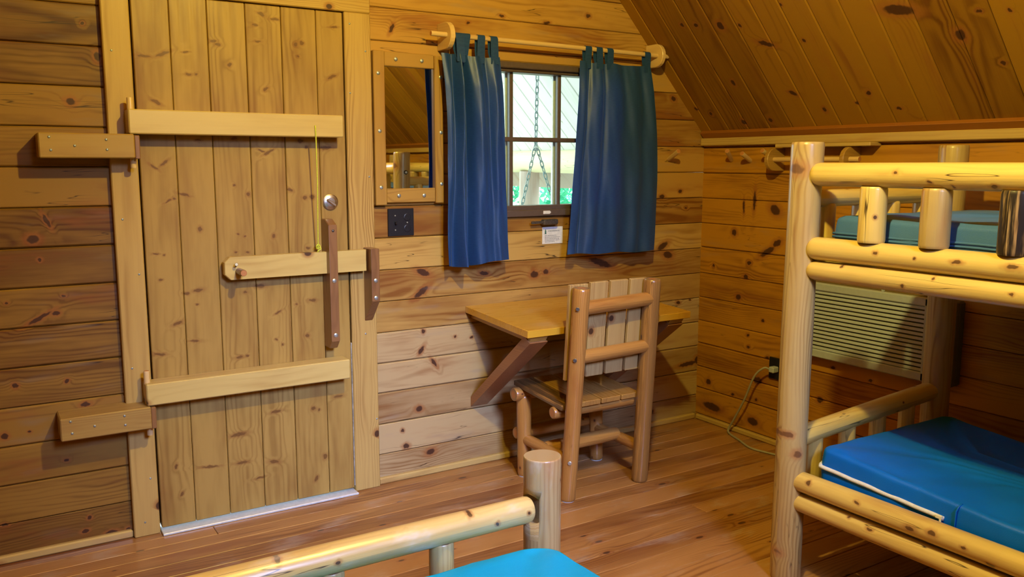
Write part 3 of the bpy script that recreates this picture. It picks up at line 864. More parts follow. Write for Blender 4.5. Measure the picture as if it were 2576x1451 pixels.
# latch bar
m = MB()
lb = [(0, 0.022), (0.022, 0), (0.612, 0), (0.612, 0.094), (0.022, 0.094), (0, 0.072)]
m.prism(lb, X, Z, -Y, (0.848, 3.567, 1.029), 0.037, rn=(0.5, 0.2, 0.25))
bar = m.build('latch_bar', [M['brace']], door)
m = MB()
m.log((0.903, 3.531, 1.064), (0.903, 3.452, 1.064), 0.0135, n=16, rnd_end=0.004, wob=0.0)
m.build('knob', [M['oak'], M['end']], bar)
m = MB()
m.tube([(0.893, 3.529, 1.085), (0.889, 3.505, 1.094)], 0.003, 8)
m.disc((0.889, 3.506, 1.094), (-0.15, -1, 0.35), 0.007, 0.002, 10)
m.build('nail', [M['levm']], bar)
# guide strip with a long slot behind it
m = MB()
g = [(0, 0.030), (0.022, 0), (0.515, 0), (0.515, 0)]
m.prism([(0.700, 0.0), (1.262, 0.0), (1.262, 0.045), (1.240, 0.090), (0.735, 0.090), (0.700, 0.060)][:], Z, -Y, X, (1.277, 3.585, 0), 0.037, rn=(0.5, 0.2, 0.4))
gd = m.build('latch_guide', [M['oak']], door)
for zz in (0.762, 1.000, 1.215):
    m = MB()
    m.disc((1.296, 3.4955, zz), (0, -1, 0), 0.0095 if zz < 1.1 else 0.006, 0.003, 16, dome=0.002)
    m.build('bolt', [M['bolt'] if zz < 1.1 else M['levm']], gd)
m = MB()
m.disc((1.320, 3.585, 1.333), (0, -1, 0), 0.034, 0.010, 36, dome=0.004)
db = m.build('deadbolt', [M['steel']], door)
m = MB()
m.box((1.320, 3.568, 1.331), (0.023, 0.0055, 0.008), Vector((0.8, 0, -0.6)), Vector((0.6, 0, 0.8)), Y, 0.003)
m.build('thumb_turn', [M['steel']], db)
m = MB()
m.tube([(1.231, 3.505, 1.655), (1.2315, 3.492, 1.652), (1.2325, 3.4905, 1.62), (1.238, 3.505, 1.42), (1.244, 3.535, 1.22), (1.2465, 3.546, 1.150), (1.248, 3.548, 1.122)], 0.0028, 8)
m.tube([(1.2465 + 0.008 * math.cos(a), 3.546 + 0.004 * math.sin(2 * a), 1.146 + 0.009 * math.sin(a)) for a in [k * 0.63 for k in range(10)]], 0.0032, 6, closed=True)
m.tube([(1.250, 3.542, 1.155), (1.256, 3.538, 1.135), (1.244, 3.538, 1.130), (1.240, 3.54, 1.120)], 0.0028, 6)
m.build('pull_cord', [M['cordy']], door)

# catch on the jamb for the latch bar
t = thing('latch_keeper', (1.487, 3.585, 0.96), 'brown wooden catch on the right door jamb holding the latch bar end', 'latch catch')
m = MB()
m.prism([(0.795, 0.0), (1.128, 0.0), (1.128, 0.090), (0.895, 0.090)], Z, -Y, X, (1.468, 3.585, 0), 0.038, rn=(0.5, 0.2, 0.42))
m.build('block', [M['oak']], t)
for zz in (0.987, 0.910):
    m = MB()
    m.disc((1.487, 3.4955, zz), (0, -1, 0), 0.0095, 0.003, 16, dome=0.002)
    m.build('bolt', [M['bolt']], t)

# two hinge blocks on the wall left of the door
for (z0, z1, lab) in ((1.517, 1.606, 'pale wooden hinge block under the upper door brace, five screws'),
                      (0.474, 0.561, 'pale wooden hinge block under the lower door brace, chipped corner')):
    t = thing('hinge_block', (0.37, 3.585, z0), lab, 'door hinge', 'wooden hinge blocks')
    m = MB()
    m.span((0.217, 3.485, z0), (0.533, 3.62 if z0 > 1 else 3.62, z1), 'x', 'y', 0.004, (0.5, 0.3, 0.40))
    m.build('block', [M['hinge']], t)
    m = MB()
    m.span((0.533, 3.490, z0 - 0.003), (0.552, 3.583, z1 - 0.004), 'z', 'x', 0.003, (0.5, 0.3, 0.5))
    m.build('end_cap', [M['oak']], t)
    for (sx, sz) in ((0.252, 0.074), (0.255, 0.028), (0.332, 0.044), (0.437, 0.067), (0.438, 0.031)):
        m = MB()
        screw(m, (sx, 3.485, z0 + sz), 0.0048)
        m.build('screw', [M['nail']], t)

# nail heads of the casing stay with the casing
for (par, pts) in (('trim_2', ((0.487, 1.915), (0.488, 1.285), (0.535, 1.07), (0.488, 0.70), (0.53, 0.24), (0.50, 0.06))),
                   ('trim_3', ((1.43, 2.09), (1.50, 1.98), (1.425, 1.80), (1.505, 1.44), (1.47, 0.735), (1.515, 0.33)))):
    for (a, b) in pts:
        m = MB()
        screw(m, (a, 3.585, b), 0.0042, t=0.0012)
        m.build('nail_head', [M['nail']], bpy.data.objects[par])

# ------------------------------------------------------------------ window with its six panes
win = bpy.data.objects.new('window_1', None)
COL.objects.link(win)
win.location = (2.43, 3.66, 1.235)
struct(win)
x0, x1, z0, z1 = OPW
m = MB()
for (a, b, y0, y1) in (((x0, z1 - 0.030), (x1, z1), 3.603, 3.72), ((x0, z0), (x1, z0 + 0.034), 3.598, 3.72), ((x0, z0 + 0.034), (x0 + 0.026, z1 - 0.030), 3.605, 3.72),
                       ((x1 - 0.026, z0 + 0.034), (x1, z1 - 0.030), 3.605, 3.72),
                       ((x0 + 0.02, z1 - 0.046), (x1 - 0.02, z1 - 0.026), 3.622, 3.71), ((x0 + 0.02, z0 + 0.030), (x1 - 0.02, z0 + 0.054), 3.622, 3.71)):
    m.span((a[0], y0, a[1]), (b[0], y1, b[1]), 'x', 'y', 0.004)
m.build('frame', [M['wframe']], win)
for xx in (2.289, 2.578):
    m = MB()
    m.span((xx - 0.010, 3.648, z0 + 0.05), (xx + 0.010, 3.672, z1 - 0.044), 'z', 'y', 0.003)
    m.build('muntin', [M['wframe']], win)
m = MB()
m.span((x0 + 0.024, 3.646, 1.606), (x1 - 0.024, 3.674, 1.628), 'x', 'y', 0.003)
m.build('muntin', [M['wframe']], win)
for xx in (2.287, 2.576):
    m = MB()
    m.span((xx - 0.010, 3.690, z0 + 0.05), (xx + 0.012, 3.706, z1 - 0.044), 'z', 'y', 0.002)
    m.build('outer_muntin', [M['white']], win)
m = MB()
m.span((x0 + 0.02, 3.658, z0 + 0.04), (x1 - 0.02, 3.662, z1 - 0.035), 'x', 'y', 0.0005)
m.build('glass', [M['glass']], win)
m = MB()
m.prism([(0, 0), (0.040, 0), (0.048, 0.008), (0.040, 0.016), (0, 0.016)], X, Z, -Y, (2.447, 3.598, 1.246), 0.0012, ch=0.0003)
m.build('sticker', [M['white']], win)

e = bpy.data.objects.new('window_added', None)  # unseen window, invented to frame the daylight beam
COL.objects.link(e)
struct(e)
a0, a1, b0, b1 = WB2
e.location = ((a0 + a1) / 2, -1.25, b0)
m = MB()
for (p, q, r, s) in ((a0, a1, b0, b0 + 0.03), (a0, a1, b1 - 0.03, b1), (a0, a0 + 0.03, b0, b1), (a1 - 0.03, a1, b0, b1)):
    m.span((p, -1.29, r), (q, -1.23, s), 'x', 'y')
m.build('frame', [M['wframe']], e)

# lever and notice under the window
t = thing('window_lever', (2.46, 3.62, 1.20), 'small tarnished metal lever fixed to the log under the window', 'lever')
m = MB()
m.box((2.405, 3.588, 1.205), (0.036, 0.007, 0.004), Vector((1, 0, 0.03)).normalized(), Z, Y, 0.003)
m.build('handle', [M['levm']], t)
m = MB()
m.box((2.482, 3.592, 1.205), (0.045, 0.014, 0.018), Vector((1, 0, 0.02)).normalized(), Z, Y, 0.006)
m.span((2.455, 3.600, 1.195), (2.505, 3.62, 1.215), 'x', 'y')
m.build('block', [M['levm']], t)
t = thing('notice', (2.517, 3.62, 1.09), 'small white printed notice stuck to the log below the window', 'notice')
m = MB()
m.span((2.455, 3.6165, 1.091), (2.582, 3.6195, 1.178), 'x', 'y', 0.0005)
m.build('paper', [M['white']], t)
m = MB()
for (a, b, c, h) in ((2.491, 2.560, 1.157, 0.005), (2.471, 2.540, 1.1335, 0.0035), (2.471, 2.566, 1.1255, 0.0035), (2.471, 2.558, 1.1175, 0.0035), (2.471, 2.562, 1.1095, 0.0035), (2.471, 2.530, 1.1015, 0.0035)):
    x = a
    while x < b:
        w = random.uniform(0.004, 0.012)
        m.span((x, 3.6158, c - h / 2), (min(x + w, b), 3.6166, c + h / 2), 'x', 'y', 0.0001)
        x += w + 0.003
m.build('text_lines', [M['ink']], t)
m = MB()
m.prism([(-0.006, 0), (0.006, 0), (0.0025, 0.009), (0.0055, 0.009), (0.002, 0.017), (0.0035, 0.017), (0, 0.026), (-0.0035, 0.017), (-0.002, 0.017), (-0.0055, 0.009), (-0.0025, 0.009)],
        X, Z, -Y, (2.4745, 3.6166, 1.142), 0.0008, ch=0.0001)
m.build('tree_emblem', [M['green']], t)

# ------------------------------------------------------------------ mirror in a screwed wooden frame
t = thing('wall_mirror', (1.71, 3.62, 1.31), 'narrow mirror in a screwed pine frame between door jamb and curtain', 'mirror')
for (lo, hi, gr, rn) in (((1.537, 3.590, 1.312), (1.591, 3.618, 1.990), 'z', (0.5, 0.5, 0.6)), ((1.838, 3.590, 1.316), (1.880, 3.618, 1.984), 'z', (0.5, 0.1, 0.35)),
                         ((1.592, 3.594, 1.925), (1.837, 3.618, 1.988), 'x', (0.5, 0.2, 0.35)), ((1.592, 3.594, 1.322), (1.837, 3.618, 1.386), 'x', (0.5, 0.2, 0.4))):
    m = MB()
    m.span(lo, hi, gr, 'y', 0.003, rn)
    m.build('frame_board', [M['frame']], t)
m = MB()
m.span((1.585, 3.6085, 1.38), (1.842, 3.6125, 1.93), 'z', 'y', 0.0005)
m.build('glass', [M['mirror']], t)
for (a, b) in ((1.560, 1.892), (1.562, 1.641), (1.564, 1.392), (1.646, 1.957), (1.774, 1.957), (1.650, 1.354), (1.777, 1.353), (1.868, 1.890), (1.868, 1.640), (1.868, 1.404)):
    m = MB()
    m.disc((a, 3.591, b), (0, -1, 0), 0.0085, 0.003, 16, dome=0.002)
    m.build('screw', [M['bolt']], t)

# ------------------------------------------------------------------ switch and socket plate
t = thing('switch_plate', (1.667, 3.62, 1.168), 'square black plate with a switch and two sockets below the mirror', 'switch plate')
m = MB()
m.span((1.603, 3.611, 1.168), (1.732, 3.62, 1.294), 'x', 'y', 0.003)
m.build('plate', [M['blackm']], t)
m = MB()
m.span((1.634, 3.594, 1.222), (1.643, 3.612, 1.236), 'x', 'y', 0.002)
m.build('switch_lever', [M['blackm']], t)
for zz in (1.203, 1.254):
    m = MB()
    m.disc((1.698, 3.611, zz), (0, -1, 0), 0.017, 0.003, 24)
    s = m.build('socket', [M['blackm']], t)
    m = MB()
    for dx in (-0.007, 0.007):
        m.span((1.698 + dx - 0.0012, 3.6070, zz - 0.003), (1.698 + dx + 0.0012, 3.6083, zz + 0.007), 'z', 'y', 0.0003)
    m.disc((1.698, 3.6083, zz - 0.009), (0, -1, 0), 0.0028, 0.001, 10)
    m.build('slot', [M['slot']], s)
for (a, b) in ((1.638, 1.262), (1.638, 1.196), (1.698, 1.229)):
    m = MB()
    screw(m, (a, 3.611, b), 0.0034)
    m.build('screw', [M['bolt']], t)

# ------------------------------------------------------------------ curtain rod and the two tab curtains
t = thing('curtain_rod', (2.5, 3.62, 2.06), 'long wooden dowel rod on two rounded wooden brackets above the window', 'curtain rod')
m = MB()
m.log((1.790, 3.530, 2.072), (3.196, 3.530, 2.060), 0.0115, n=16, rnd_end=0.004, wob=0.0)
m.build('dowel', [M['dowel'], M['end']], t)
for xx in (1.868, 3.118):
    m = MB()
    ol = [(0, -0.060)] + [(0.075 + 0.060 * math.cos(a), 0.060 * math.sin(a)) for a in [(-90 + 15 * k) * math.pi / 180 for k in range(13)]] + [(0, 0.060)]
    m.prism(ol, -Y, Z, X, (xx, 3.6195, 2.069 if xx < 2 else 2.061), 0.024, rn=(0.5, 0.2, 0.3))
    m.build('bracket', [M['dowel']], t)


def bumps(u, lst):
    return sum(a * math.exp(-((u - c) / w) ** 2) for (c, w, a) in lst)


def curtain(label, xt, xb, zt, zb, folds, tabs, seed, edge, hem):
    """folds: (centre, width, depth) across the cloth, depth towards the room when positive; each drifts a little on its way down"""
    rg = random.Random(seed)
    t = thing('curtain', ((xt[0] + xt[1]) / 2, 3.53, zb), label, 'curtain', 'blue tab curtains at the window')
    ph = [rg.uniform(0, 6.28) for _ in range(8)]
    dr = [(rg.uniform(-0.06, 0.06), rg.uniform(0.75, 1.25), rg.uniform(0, 6.28)) for _ in folds]

    def pt(u, v, dy=0.0):
        l = xt[0] + (xb[0] - xt[0]) * v + edge[0](v)
        r = xt[1] + (xb[1] - xt[1]) * v + edge[1](v)
        topw = max(0.0, 1 - v * 7)
        f = 0
        for (c, w, a), (d, g, p) in zip(folds, dr):
            cc = c + d * v + 0.012 * math.sin(5 * v + p)
            f += a * math.exp(-((u - cc) / (w * (0.8 + 0.5 * v))) ** 2) * (1 + (g - 1) * v + 0.25 * math.sin(6 * v + p))
        f *= 0.7 + 0.45 * v
        f += 0.0020 * math.sin(23 * u + 9 * v + ph[0]) * math.sin(11 * v + ph[1]) + 0.0012 * math.sin(51 * u - 14 * v + ph[2])
        f *= 1 - 0.35 * topw
        x = l + (r - l) * u
        dip = sum(-0.007 * abs(math.sin(math.pi * (u - tabs[k]) / (tabs[k + 1] - tabs[k]))) for k in range(len(tabs) - 1) if tabs[k] <= u <= tabs[k + 1])
        z = zt + (zb - zt) * v + dip * topw + hem(u) * v + 0.10 * f * v
        y = 3.512 - f + dy + 0.012 * topw
        return Vector((x, min(y, 3.584), z))
    m = MB()
    m.grid(pt, 140, 80, gfn=lambda u, v: (0, u * 0.8, v))
    m.grid(lambda u, v: pt(u, v, 0.0022), 140, 80, gfn=lambda u, v: (0, u * 0.8, v))
    m.build('panel', [M['satin']], t, recalc=False)
    for ut in tabs:
        p = pt(ut, 0.0)
        w = 0.043
        m = MB()
        xx = p.x
        zr = 2.072 - (xx - 1.79) * 0.0085
        r = 0.0145
        prof = [(p.y - 0.003, zt - 0.035), (p.y - 0.002, zt - 0.005)]
        prof += [(3.530 - r * math.cos(a), zr + r * math.sin(a)) for a in [k * math.pi / 8 for k in range(9)]]
        prof += [(3.541, zt + 0.02), (p.y + 0.004, zt - 0.03)]
        n = len(prof) - 1
        lean = rg.uniform(-0.006, 0.006)

        def tp(u, v, d=0.0):
            k = min(int(v * n), n - 1)
            q = v * n - k
            yy = prof[k][0] + (prof[k + 1][0] - prof[k][0]) * q
            zz = prof[k][1] + (prof[k + 1][1] - prof[k][1]) * q
            sq = 1 - 0.14 * math.sin(v * math.pi)
            return Vector((xx + lean * math.sin(v * math.pi) + (u - 0.5) * w * sq, yy + d, zz))
        m.grid(tp, 4, n, gfn=lambda u, v: (0, u * 0.07, v * 0.2))
        m.build('tab', [M['satin']], t, recalc=False)
    return t


curtain('gathered blue curtain hanging at the left of the window beside the mirror', (1.838, 2.140), (1.872, 2.198), 1.990, 1.030,
        ((0.06, 0.07, 0.012), (0.27, 0.045, 0.034), (0.38, 0.045, -0.050), (0.56, 0.10, 0.030), (0.74, 0.04, -0.016), (0.86, 0.07, 0.018), (0.17, 0.05, -0.030)),
        (0.30, 0.40, 0.655, 0.89), 5, (lambda v: 0.010 * math.sin(v * 5), lambda v: 0.008 * math.sin(v * 4 + 1)),
        lambda u: -0.016 * math.exp(-((u - 0.28) / 0.25) ** 2) + 0.008 * u)
curtain('wider blue curtain hanging at the right of the window near the corner', (2.612, 3.066), (2.533, 3.112), 2.004, 1.042,
        ((0.06, 0.05, 0.010), (0.135, 0.028, -0.020), (0.24, 0.07, 0.018), (0.345, 0.035, -0.014), (0.47, 0.07, 0.012), (0.60, 0.05, -0.010), (0.73, 0.06, 0.012), (0.86, 0.05, -0.012), (0.96, 0.05, 0.008)),
        (0.10, 0.25, 0.415, 0.955), 9, (lambda v: 0.008 * math.sin(v * 3.1) * v, lambda v: 0.034 * math.sin(v * 3.2)),
        lambda u: -0.010 * u + 0.004 * math.sin(u * 14))

# ------------------------------------------------------------------ coat pegs, hanging shelf, air conditioner, socket on the right wall
for (p, q, lab, g) in (((3.300, 3.618, 1.522), (3.277, 3.515, 1.566), 'short birch coat peg on the log wall right of the curtain', None),
                       ((WR + 0.002, 3.409, 1.518), (3.482, 3.358, 1.567), 'birch coat peg nearest the corner on the right wall', 'coat pegs on the right wall'),
                       ((WR + 0.002, 3.272, 1.514), (3.482, 3.252, 1.553), 'birch coat peg tilted low, second from the corner on the right wall', 'coat pegs on the right wall'),
                       ((WR + 0.002, 3.124, 1.530), (3.480, 3.112, 1.566), 'birch coat peg beside the round hanging rail bracket', 'coat pegs on the right wall')):
    m = MB()
    m.log(p, q, 0.0125, n=16, rnd_end=0.003, wob=0.0)
    tag(m.build('coat_peg', [M['dowel'], M['end']]), lab, 'coat peg', g)

t = thing('hanging_rail', (3.52, 2.80, 1.52), 'wooden dowel on two round brackets under the right wall trim', 'clothes rail')
m = MB()
m.log((3.492, 3.088, 1.520), (3.492, 2.540, 1.520), 0.0125, n=16, rnd_end=0.003, wob=0.0)
m.build('dowel', [M['dowel'], M['end']], t)
for yy in (3.052, 2.604):
    m = MB()
    ol = [(0, -0.058)] + [(0.070 + 0.058 * math.cos(a), 0.058 * math.sin(a)) for a in [(-90 + 15 * k) * math.pi / 180 for k in range(13)]] + [(0, 0.058)]
    m.prism(ol, -X, Z, Y, (WR - 0.0005, yy - 0.012, 1.520), 0.024, rn=(0.5, 0.2, 0.5))
    m.build('bracket', [M['frame']], t)
t = thing('wall_shelf', (3.53, 2.76, 1.58), 'narrow pine ledge under the trim above the hanging rail', 'shelf')
m = MB()
m.span((WR - 0.085, 2.485, 1.580), (WR, 3.035, 1.5975), 'y', 'z', 0.003, (0.5, 0.2, 0.3))
m.build('board', [M['trim']], t)

t = thing('air_conditioner', (3.50, 2.43, 0.545), 'beige louvred air conditioner in the right wall behind the bunk bed', 'air conditioner')
m = MB()
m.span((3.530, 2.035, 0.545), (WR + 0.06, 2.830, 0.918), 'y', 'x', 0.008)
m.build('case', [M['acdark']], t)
m = MB()
ay0, ay1 = 2.16, 2.830
m.span((3.505, ay0, 0.880), (3.535, ay1, 0.918), 'y', 'x', 0.005)
m.span((3.505, ay0, 0.545), (3.535, ay1, 0.585), 'y', 'x', 0.005)
m.span((3.505, ay1 - 0.02, 0.545), (3.535, ay1, 0.918), 'z', 'x', 0.004)
m.span((3.505, ay0, 0.545), (3.535, ay0 + 0.02, 0.918), 'z', 'x', 0.004)
for k in range(15):
    zz = 0.5935 + k * 0.0198
    m.box((3.517, (ay0 + ay1) / 2, zz), ((ay1 - ay0) / 2 - 0.015, 0.0070, 0.004), Y, Vector((0.25, 0, 0.97)).normalized(), Vector((0.97, 0, -0.25)).normalized(), 0.002)
m.build('grille', [M['acplast']], t)
m = MB()
m.span((3.505, 2.035, 0.545), (3.535, 2.158, 0.918), 'z', 'x', 0.005)
m.build('control_panel', [M['acpanel']], t)
m = MB()
m.box((3.515, 2.395, 0.932), (0.016, 0.006, 0.006), Vector((0, 0.35, 1)).normalized(), Vector((0, 1, -0.35)).normalized(), X, 0.002)
m.build('vent_lever', [M['acplast']], t)
m = MB()


def smooth_path(pts, k=6):
    out = []
    P = [Vector(p) for p in pts]
    P = [P[0] * 2 - P[1]] + P + [P[-1] * 2 - P[-2]]
    for i in range(1, len(P) - 2):
        a, b, c, d = P[i - 1], P[i], P[i + 1], P[i + 2]
        for s in range(k):
            u = s / k
            out.append(0.5 * ((2 * b) + (c - a) * u + (2 * a - 5 * b + 4 * c - d) * u * u + (3 * b - a - 3 * c + d) * u ** 3))
    out.append(P[-2])
    return out


m.tube(smooth_path([(3.520, 3.034, 0.420), (3.500, 3.056, 0.425), (3.485, 3.105, 0.370), (3.490, 3.170, 0.230), (3.510, 3.262, 0.085), (3.512, 3.300, 0.022),
                    (3.492, 3.270, 0.007), (3.452, 3.160, 0.006), (3.406, 3.033, 0.006), (3.431, 2.907, 0.006), (3.47, 2.70, 0.006), (3.50, 2.40, 0.006), (3.53, 2.16, 0.02), (3.545, 2.12, 0.2), (3.545, 2.12, 0.55)]), 0.0058, 10)
cord = m.build('power_cord', [M['cordg']], t)
m = MB()
m.span((3.512, 3.002, 0.404), (3.556, 3.036, 0.436), 'y', 'x', 0.005)
m.build('plug', [M['acplast']], cord)
t = thing('wall_socket', (3.56, 3.02, 0.36), 'black socket plate low on the right wall with a beige plug', 'wall socket')
m = MB()
m.span((3.557, 2.952, 0.362), (WR, 3.072, 0.478), 'y', 'x', 0.003)
m.build('plate', [M['blackm']], t)

# ------------------------------------------------------------------ fold-down desk on the front wall
t = thing('wall_desk', (2.49, 3.62, 0.75), 'orange pine desk top on two slanting wooden braces under the window', 'desk')
da = Vector((0, 0.557, 0.032)).normalized()
dn = Vector((0, -0.032, 0.557)).normalized()
m = MB()
c = (Vector((2.486, 3.619, 0.810)) + Vector((2.486, 3.062, 0.778))) / 2 - dn * 0.0165
m.box(c, (0.480, 0.279, 0.0165), X, da, dn, 0.002, (0.5, 0.1, 0.35))
m.build('desk_top', [M['desk']], t)
for xx in (2.036, 2.848):
    m = MB()
    ctr = Vector((xx + 0.044, 3.345, 0.0))
    ctr.z = 0.810 - (3.619 - 3.345) * 0.0575 - 0.034 - 0.0135
    m.prism([(0.272, 0.013), (-0.268, 0.013), (-0.252, -0.013), (0.272, -0.013)], da, dn, X, (xx, ctr.y, ctr.z), 0.088, rn=(0.5, 0.3, 0.5), ch=0.002)
    m.build('support_arm', [M['frame']], t)
    m = MB()
    p0, p1 = Vector((0, 3.105, 0.728)), Vector((0, 3.617, 0.312))
    m.prism([(3.085, 0.715), (3.128, 0.744), (3.619, 0.350), (3.619, 0.300)], Y, Z, X, (xx - 0.004, 0, 0), 0.096, rn=(0.5, 0.3, 0.4), ch=0.002)
    m.build('brace', [M['bracew']], t)

# ------------------------------------------------------------------ log chair
t = thing('log_chair', (2.40, 3.16, 0.0), 'rustic log chair with slatted back and seat pushed under the desk', 'chair')


def CL(name, p, q, r, r2=None, mat='chair', **kw):
    m = MB()
    m.log(p, q, r, r2, **kw)
    return m.build(name, [M[mat], M['end']], t)


l1 = CL('rear_leg', (2.172, 2.985, 0.004), (2.186, 2.918, 0.972), 0.0345, 0.0385, n=24)
l2 = CL('rear_leg', (2.607, 3.003, 0.004), (2.592, 2.928, 0.982), 0.0385, 0.0395, 'crackpost', n=24)
l3 = CL('front_leg', (2.180, 3.352, 0.004), (2.172, 3.350, 0.405), 0.034, 0.036)
l4 = CL('front_leg', (2.616, 3.350, 0.004), (2.606, 3.352, 0.405), 0.033, 0.036)
for lg, (a, b) in ((l1, (2.172, 2.985)), (l2, (2.607, 3.003)), (l3, (2.180, 3.352)), (l4, (2.616, 3.350))):
    m = MB()
    m.disc((a, b, 0.0), (0, 0, 1), 0.030, 0.005, 18)
    m.build('glide', [M['rubber']], lg)
CL('back_rail', (2.195, 2.925, 0.882), (2.585, 2.930, 0.893), 0.031)
CL('back_rail', (2.195, 2.940, 0.664), (2.590, 2.950, 0.670), 0.030)
CL('seat_rail', (2.135, 3.060, 0.392), (2.580, 3.040, 0.397), 0.028)
CL('seat_rail', (2.115, 3.352, 0.412), (2.650, 3.355, 0.412), 0.034)
CL('side_stretcher', (2.176, 2.985, 0.185), (2.180, 3.350, 0.185), 0.027)
CL('side_stretcher', (2.606, 3.000, 0.170), (2.612, 3.350, 0.170), 0.027)
CL('cross_stretcher', (2.175, 3.165, 0.190), (2.600, 3.170, 0.190), 0.032)
CL('cross_stretcher', (2.152, 3.392, 0.205), (2.640, 3.392, 0.205), 0.030)
bt = Vector((0, -0.075, 1)).normalized()
bn = bt.cross(X)
for k in range(4):
    m = MB()
    xx = 2.205 + k * 0.1130
    ln = 0.432
    m.box(Vector((xx, 2.985, 0.770)) + bt * (0.0 if k else -0.004), (ln / 2, 0.0490, 0.0095), bt, X, bn, 0.003, rnd3())
    m.build('back_slat', [M['slat']], t)
for k in range(4):
    m = MB()
    xx = 2.198 + k * 0.1150
    a = Vector((0, 0.30, 0.024)).normalized()
    m.box((xx, 3.200, 0.441), (0.198, 0.0535, 0.0125), a, X, a.cross(X), 0.003, rnd3())
    m.build('seat_slat', [M['seat' if k else 'seatbark']], t)
for (a, b, zz) in ((2.183, 2.878, 0.885), (2.180, 2.898, 0.664)):
    pass
for zz, yy in ((0.886, 2.927), (0.660, 2.942), (0.19, 2.973)):
    m = MB()
    q = Vector((2.150, yy - 0.030, zz))
    m.disc(q, (-0.62, -0.78, 0.02), 0.0085, 0.0025, 14)
    m.build('bolt', [M['levm'] if zz > 0.3 else M['bolt']], l1)

# ------------------------------------------------------------------ log beds
def bed_log(par, name, p, q, r, r2=None, mat='log', **kw):
    m = MB()
    m.log(p, q, r, r2, **kw)
    return m.build(name, [M[mat], M['end']], par)


t = thing('bunk_bed', (2.85, 0.97, 0.0), 'honey log bunk bed with round posts and spindles along the right wall', 'bunk bed')
BX0, BX1, BY0, BY1 = 2.425, 3.300, -0.03, 1.975
pp = []
for (a, b) in ((BX0, BY1), (BX1, BY1), (BX0, BY0), (BX1, BY0)):
    pp.append(bed_log(t, 'post', (a, b, 0.0), (a + 0.008 * (1 if a < 3 else 0), b, 1.572), 0.0535, 0.0545, 'bunkpost' if (a < 3 and b > 1) else 'post', n=30, rnd_end=0.012, bend=0.006))
m = MB()
m.disc((BX0 + 0.010, BY1 + 0.053, 1.440), (0, 1, 0), 0.014, 0.004, 18, mat=0)
m.build('bolt_hole', [M['slot']], pp[0])
m = MB()
m.disc((BX0 + 0.010, BY1 + 0.056, 1.440), (0, 1, 0), 0.008, 0.006, 14, dome=0.002)
m.build('bolt', [M['bolt']], pp[0])
ya, yb_ = BY0 + 0.02, BY1 - 0.046
for xx in (BX0 + 0.002, BX1):
    bed_log(t, 'top_rail', (xx, ya, 1.463), (xx, yb_, 1.464), 0.0405, 0.0395, 'raillog' if xx < 3 else 'log', n=28, rnd_end=0.02)
    bed_log(t, 'guard_rail', (xx, ya, 1.213), (xx, yb_, 1.214), 0.0375, 0.0385, 'raillog' if xx < 3 else 'log', n=28, rnd_end=0.02)
    bed_log(t, 'upper_side_rail', (xx, ya, 1.143), (xx, yb_, 1.139), 0.036, 0.034, 'raillog' if xx < 3 else 'log', n=28, rnd_end=0.02)
    bed_log(t, 'lower_side_rail', (xx, ya, 0.381), (xx, yb_ + 0.02, 0.381), 0.0375, 0.036, 'raillog' if xx < 3 else 'log', n=28, rnd_end=0.02)
    bed_log(t, 'lower_side_rail', (xx, ya, 0.303), (xx, yb_ + 0.02, 0.303), 0.034, 0.033, 'raillog' if xx < 3 else 'log', n=28, rnd_end=0.02)
    for k, yy in enumerate((1.706, 1.494, 1.261, 1.03, 0.81, 0.59, 0.36, 0.15)):
        bed_log(t, 'spindle', (xx, yy, 1.250), (xx, yy, 1.428), 0.0425, 0.0415, 'barklog' if (k == 2 and xx < 3) else ('post' if k else 'log'), n=24, rnd_end=0.010)
for yy in (BY1, BY0):
    for (zz, r) in ((1.380, 0.030), (1.150, 0.032), (0.545, 0.037), (0.330, 0.036)):
        bed_log(t, 'end_rail', (BX0 + 0.02, yy, zz - (0.018 if zz == 0.545 else 0)), (BX1 - 0.02, yy, zz + (0.040 if zz == 0.545 else 0)), r, n=24)
    for (za, zb) in ((1.172, 1.362), (0.355, 0.522)):
        for k in range(4):
            xx = 2.550 + k * 0.185
            bed_log(t, 'end_spindle', (xx, yy, za), (xx, yy, zb + (0.012 * k if za < 1 else 0)), 0.030, n=20)
for zz in (1.175, 0.330):
    m = MB()
    for k in range(13):
        m.span((BX0 + 0.03, 0.02 + k * 0.148, zz), (BX1 - 0.03, 0.15 + k * 0.148, zz + 0.020), 'x', 'z', 0.002)
    m.build('slat_base', [M['plainwall']], t)


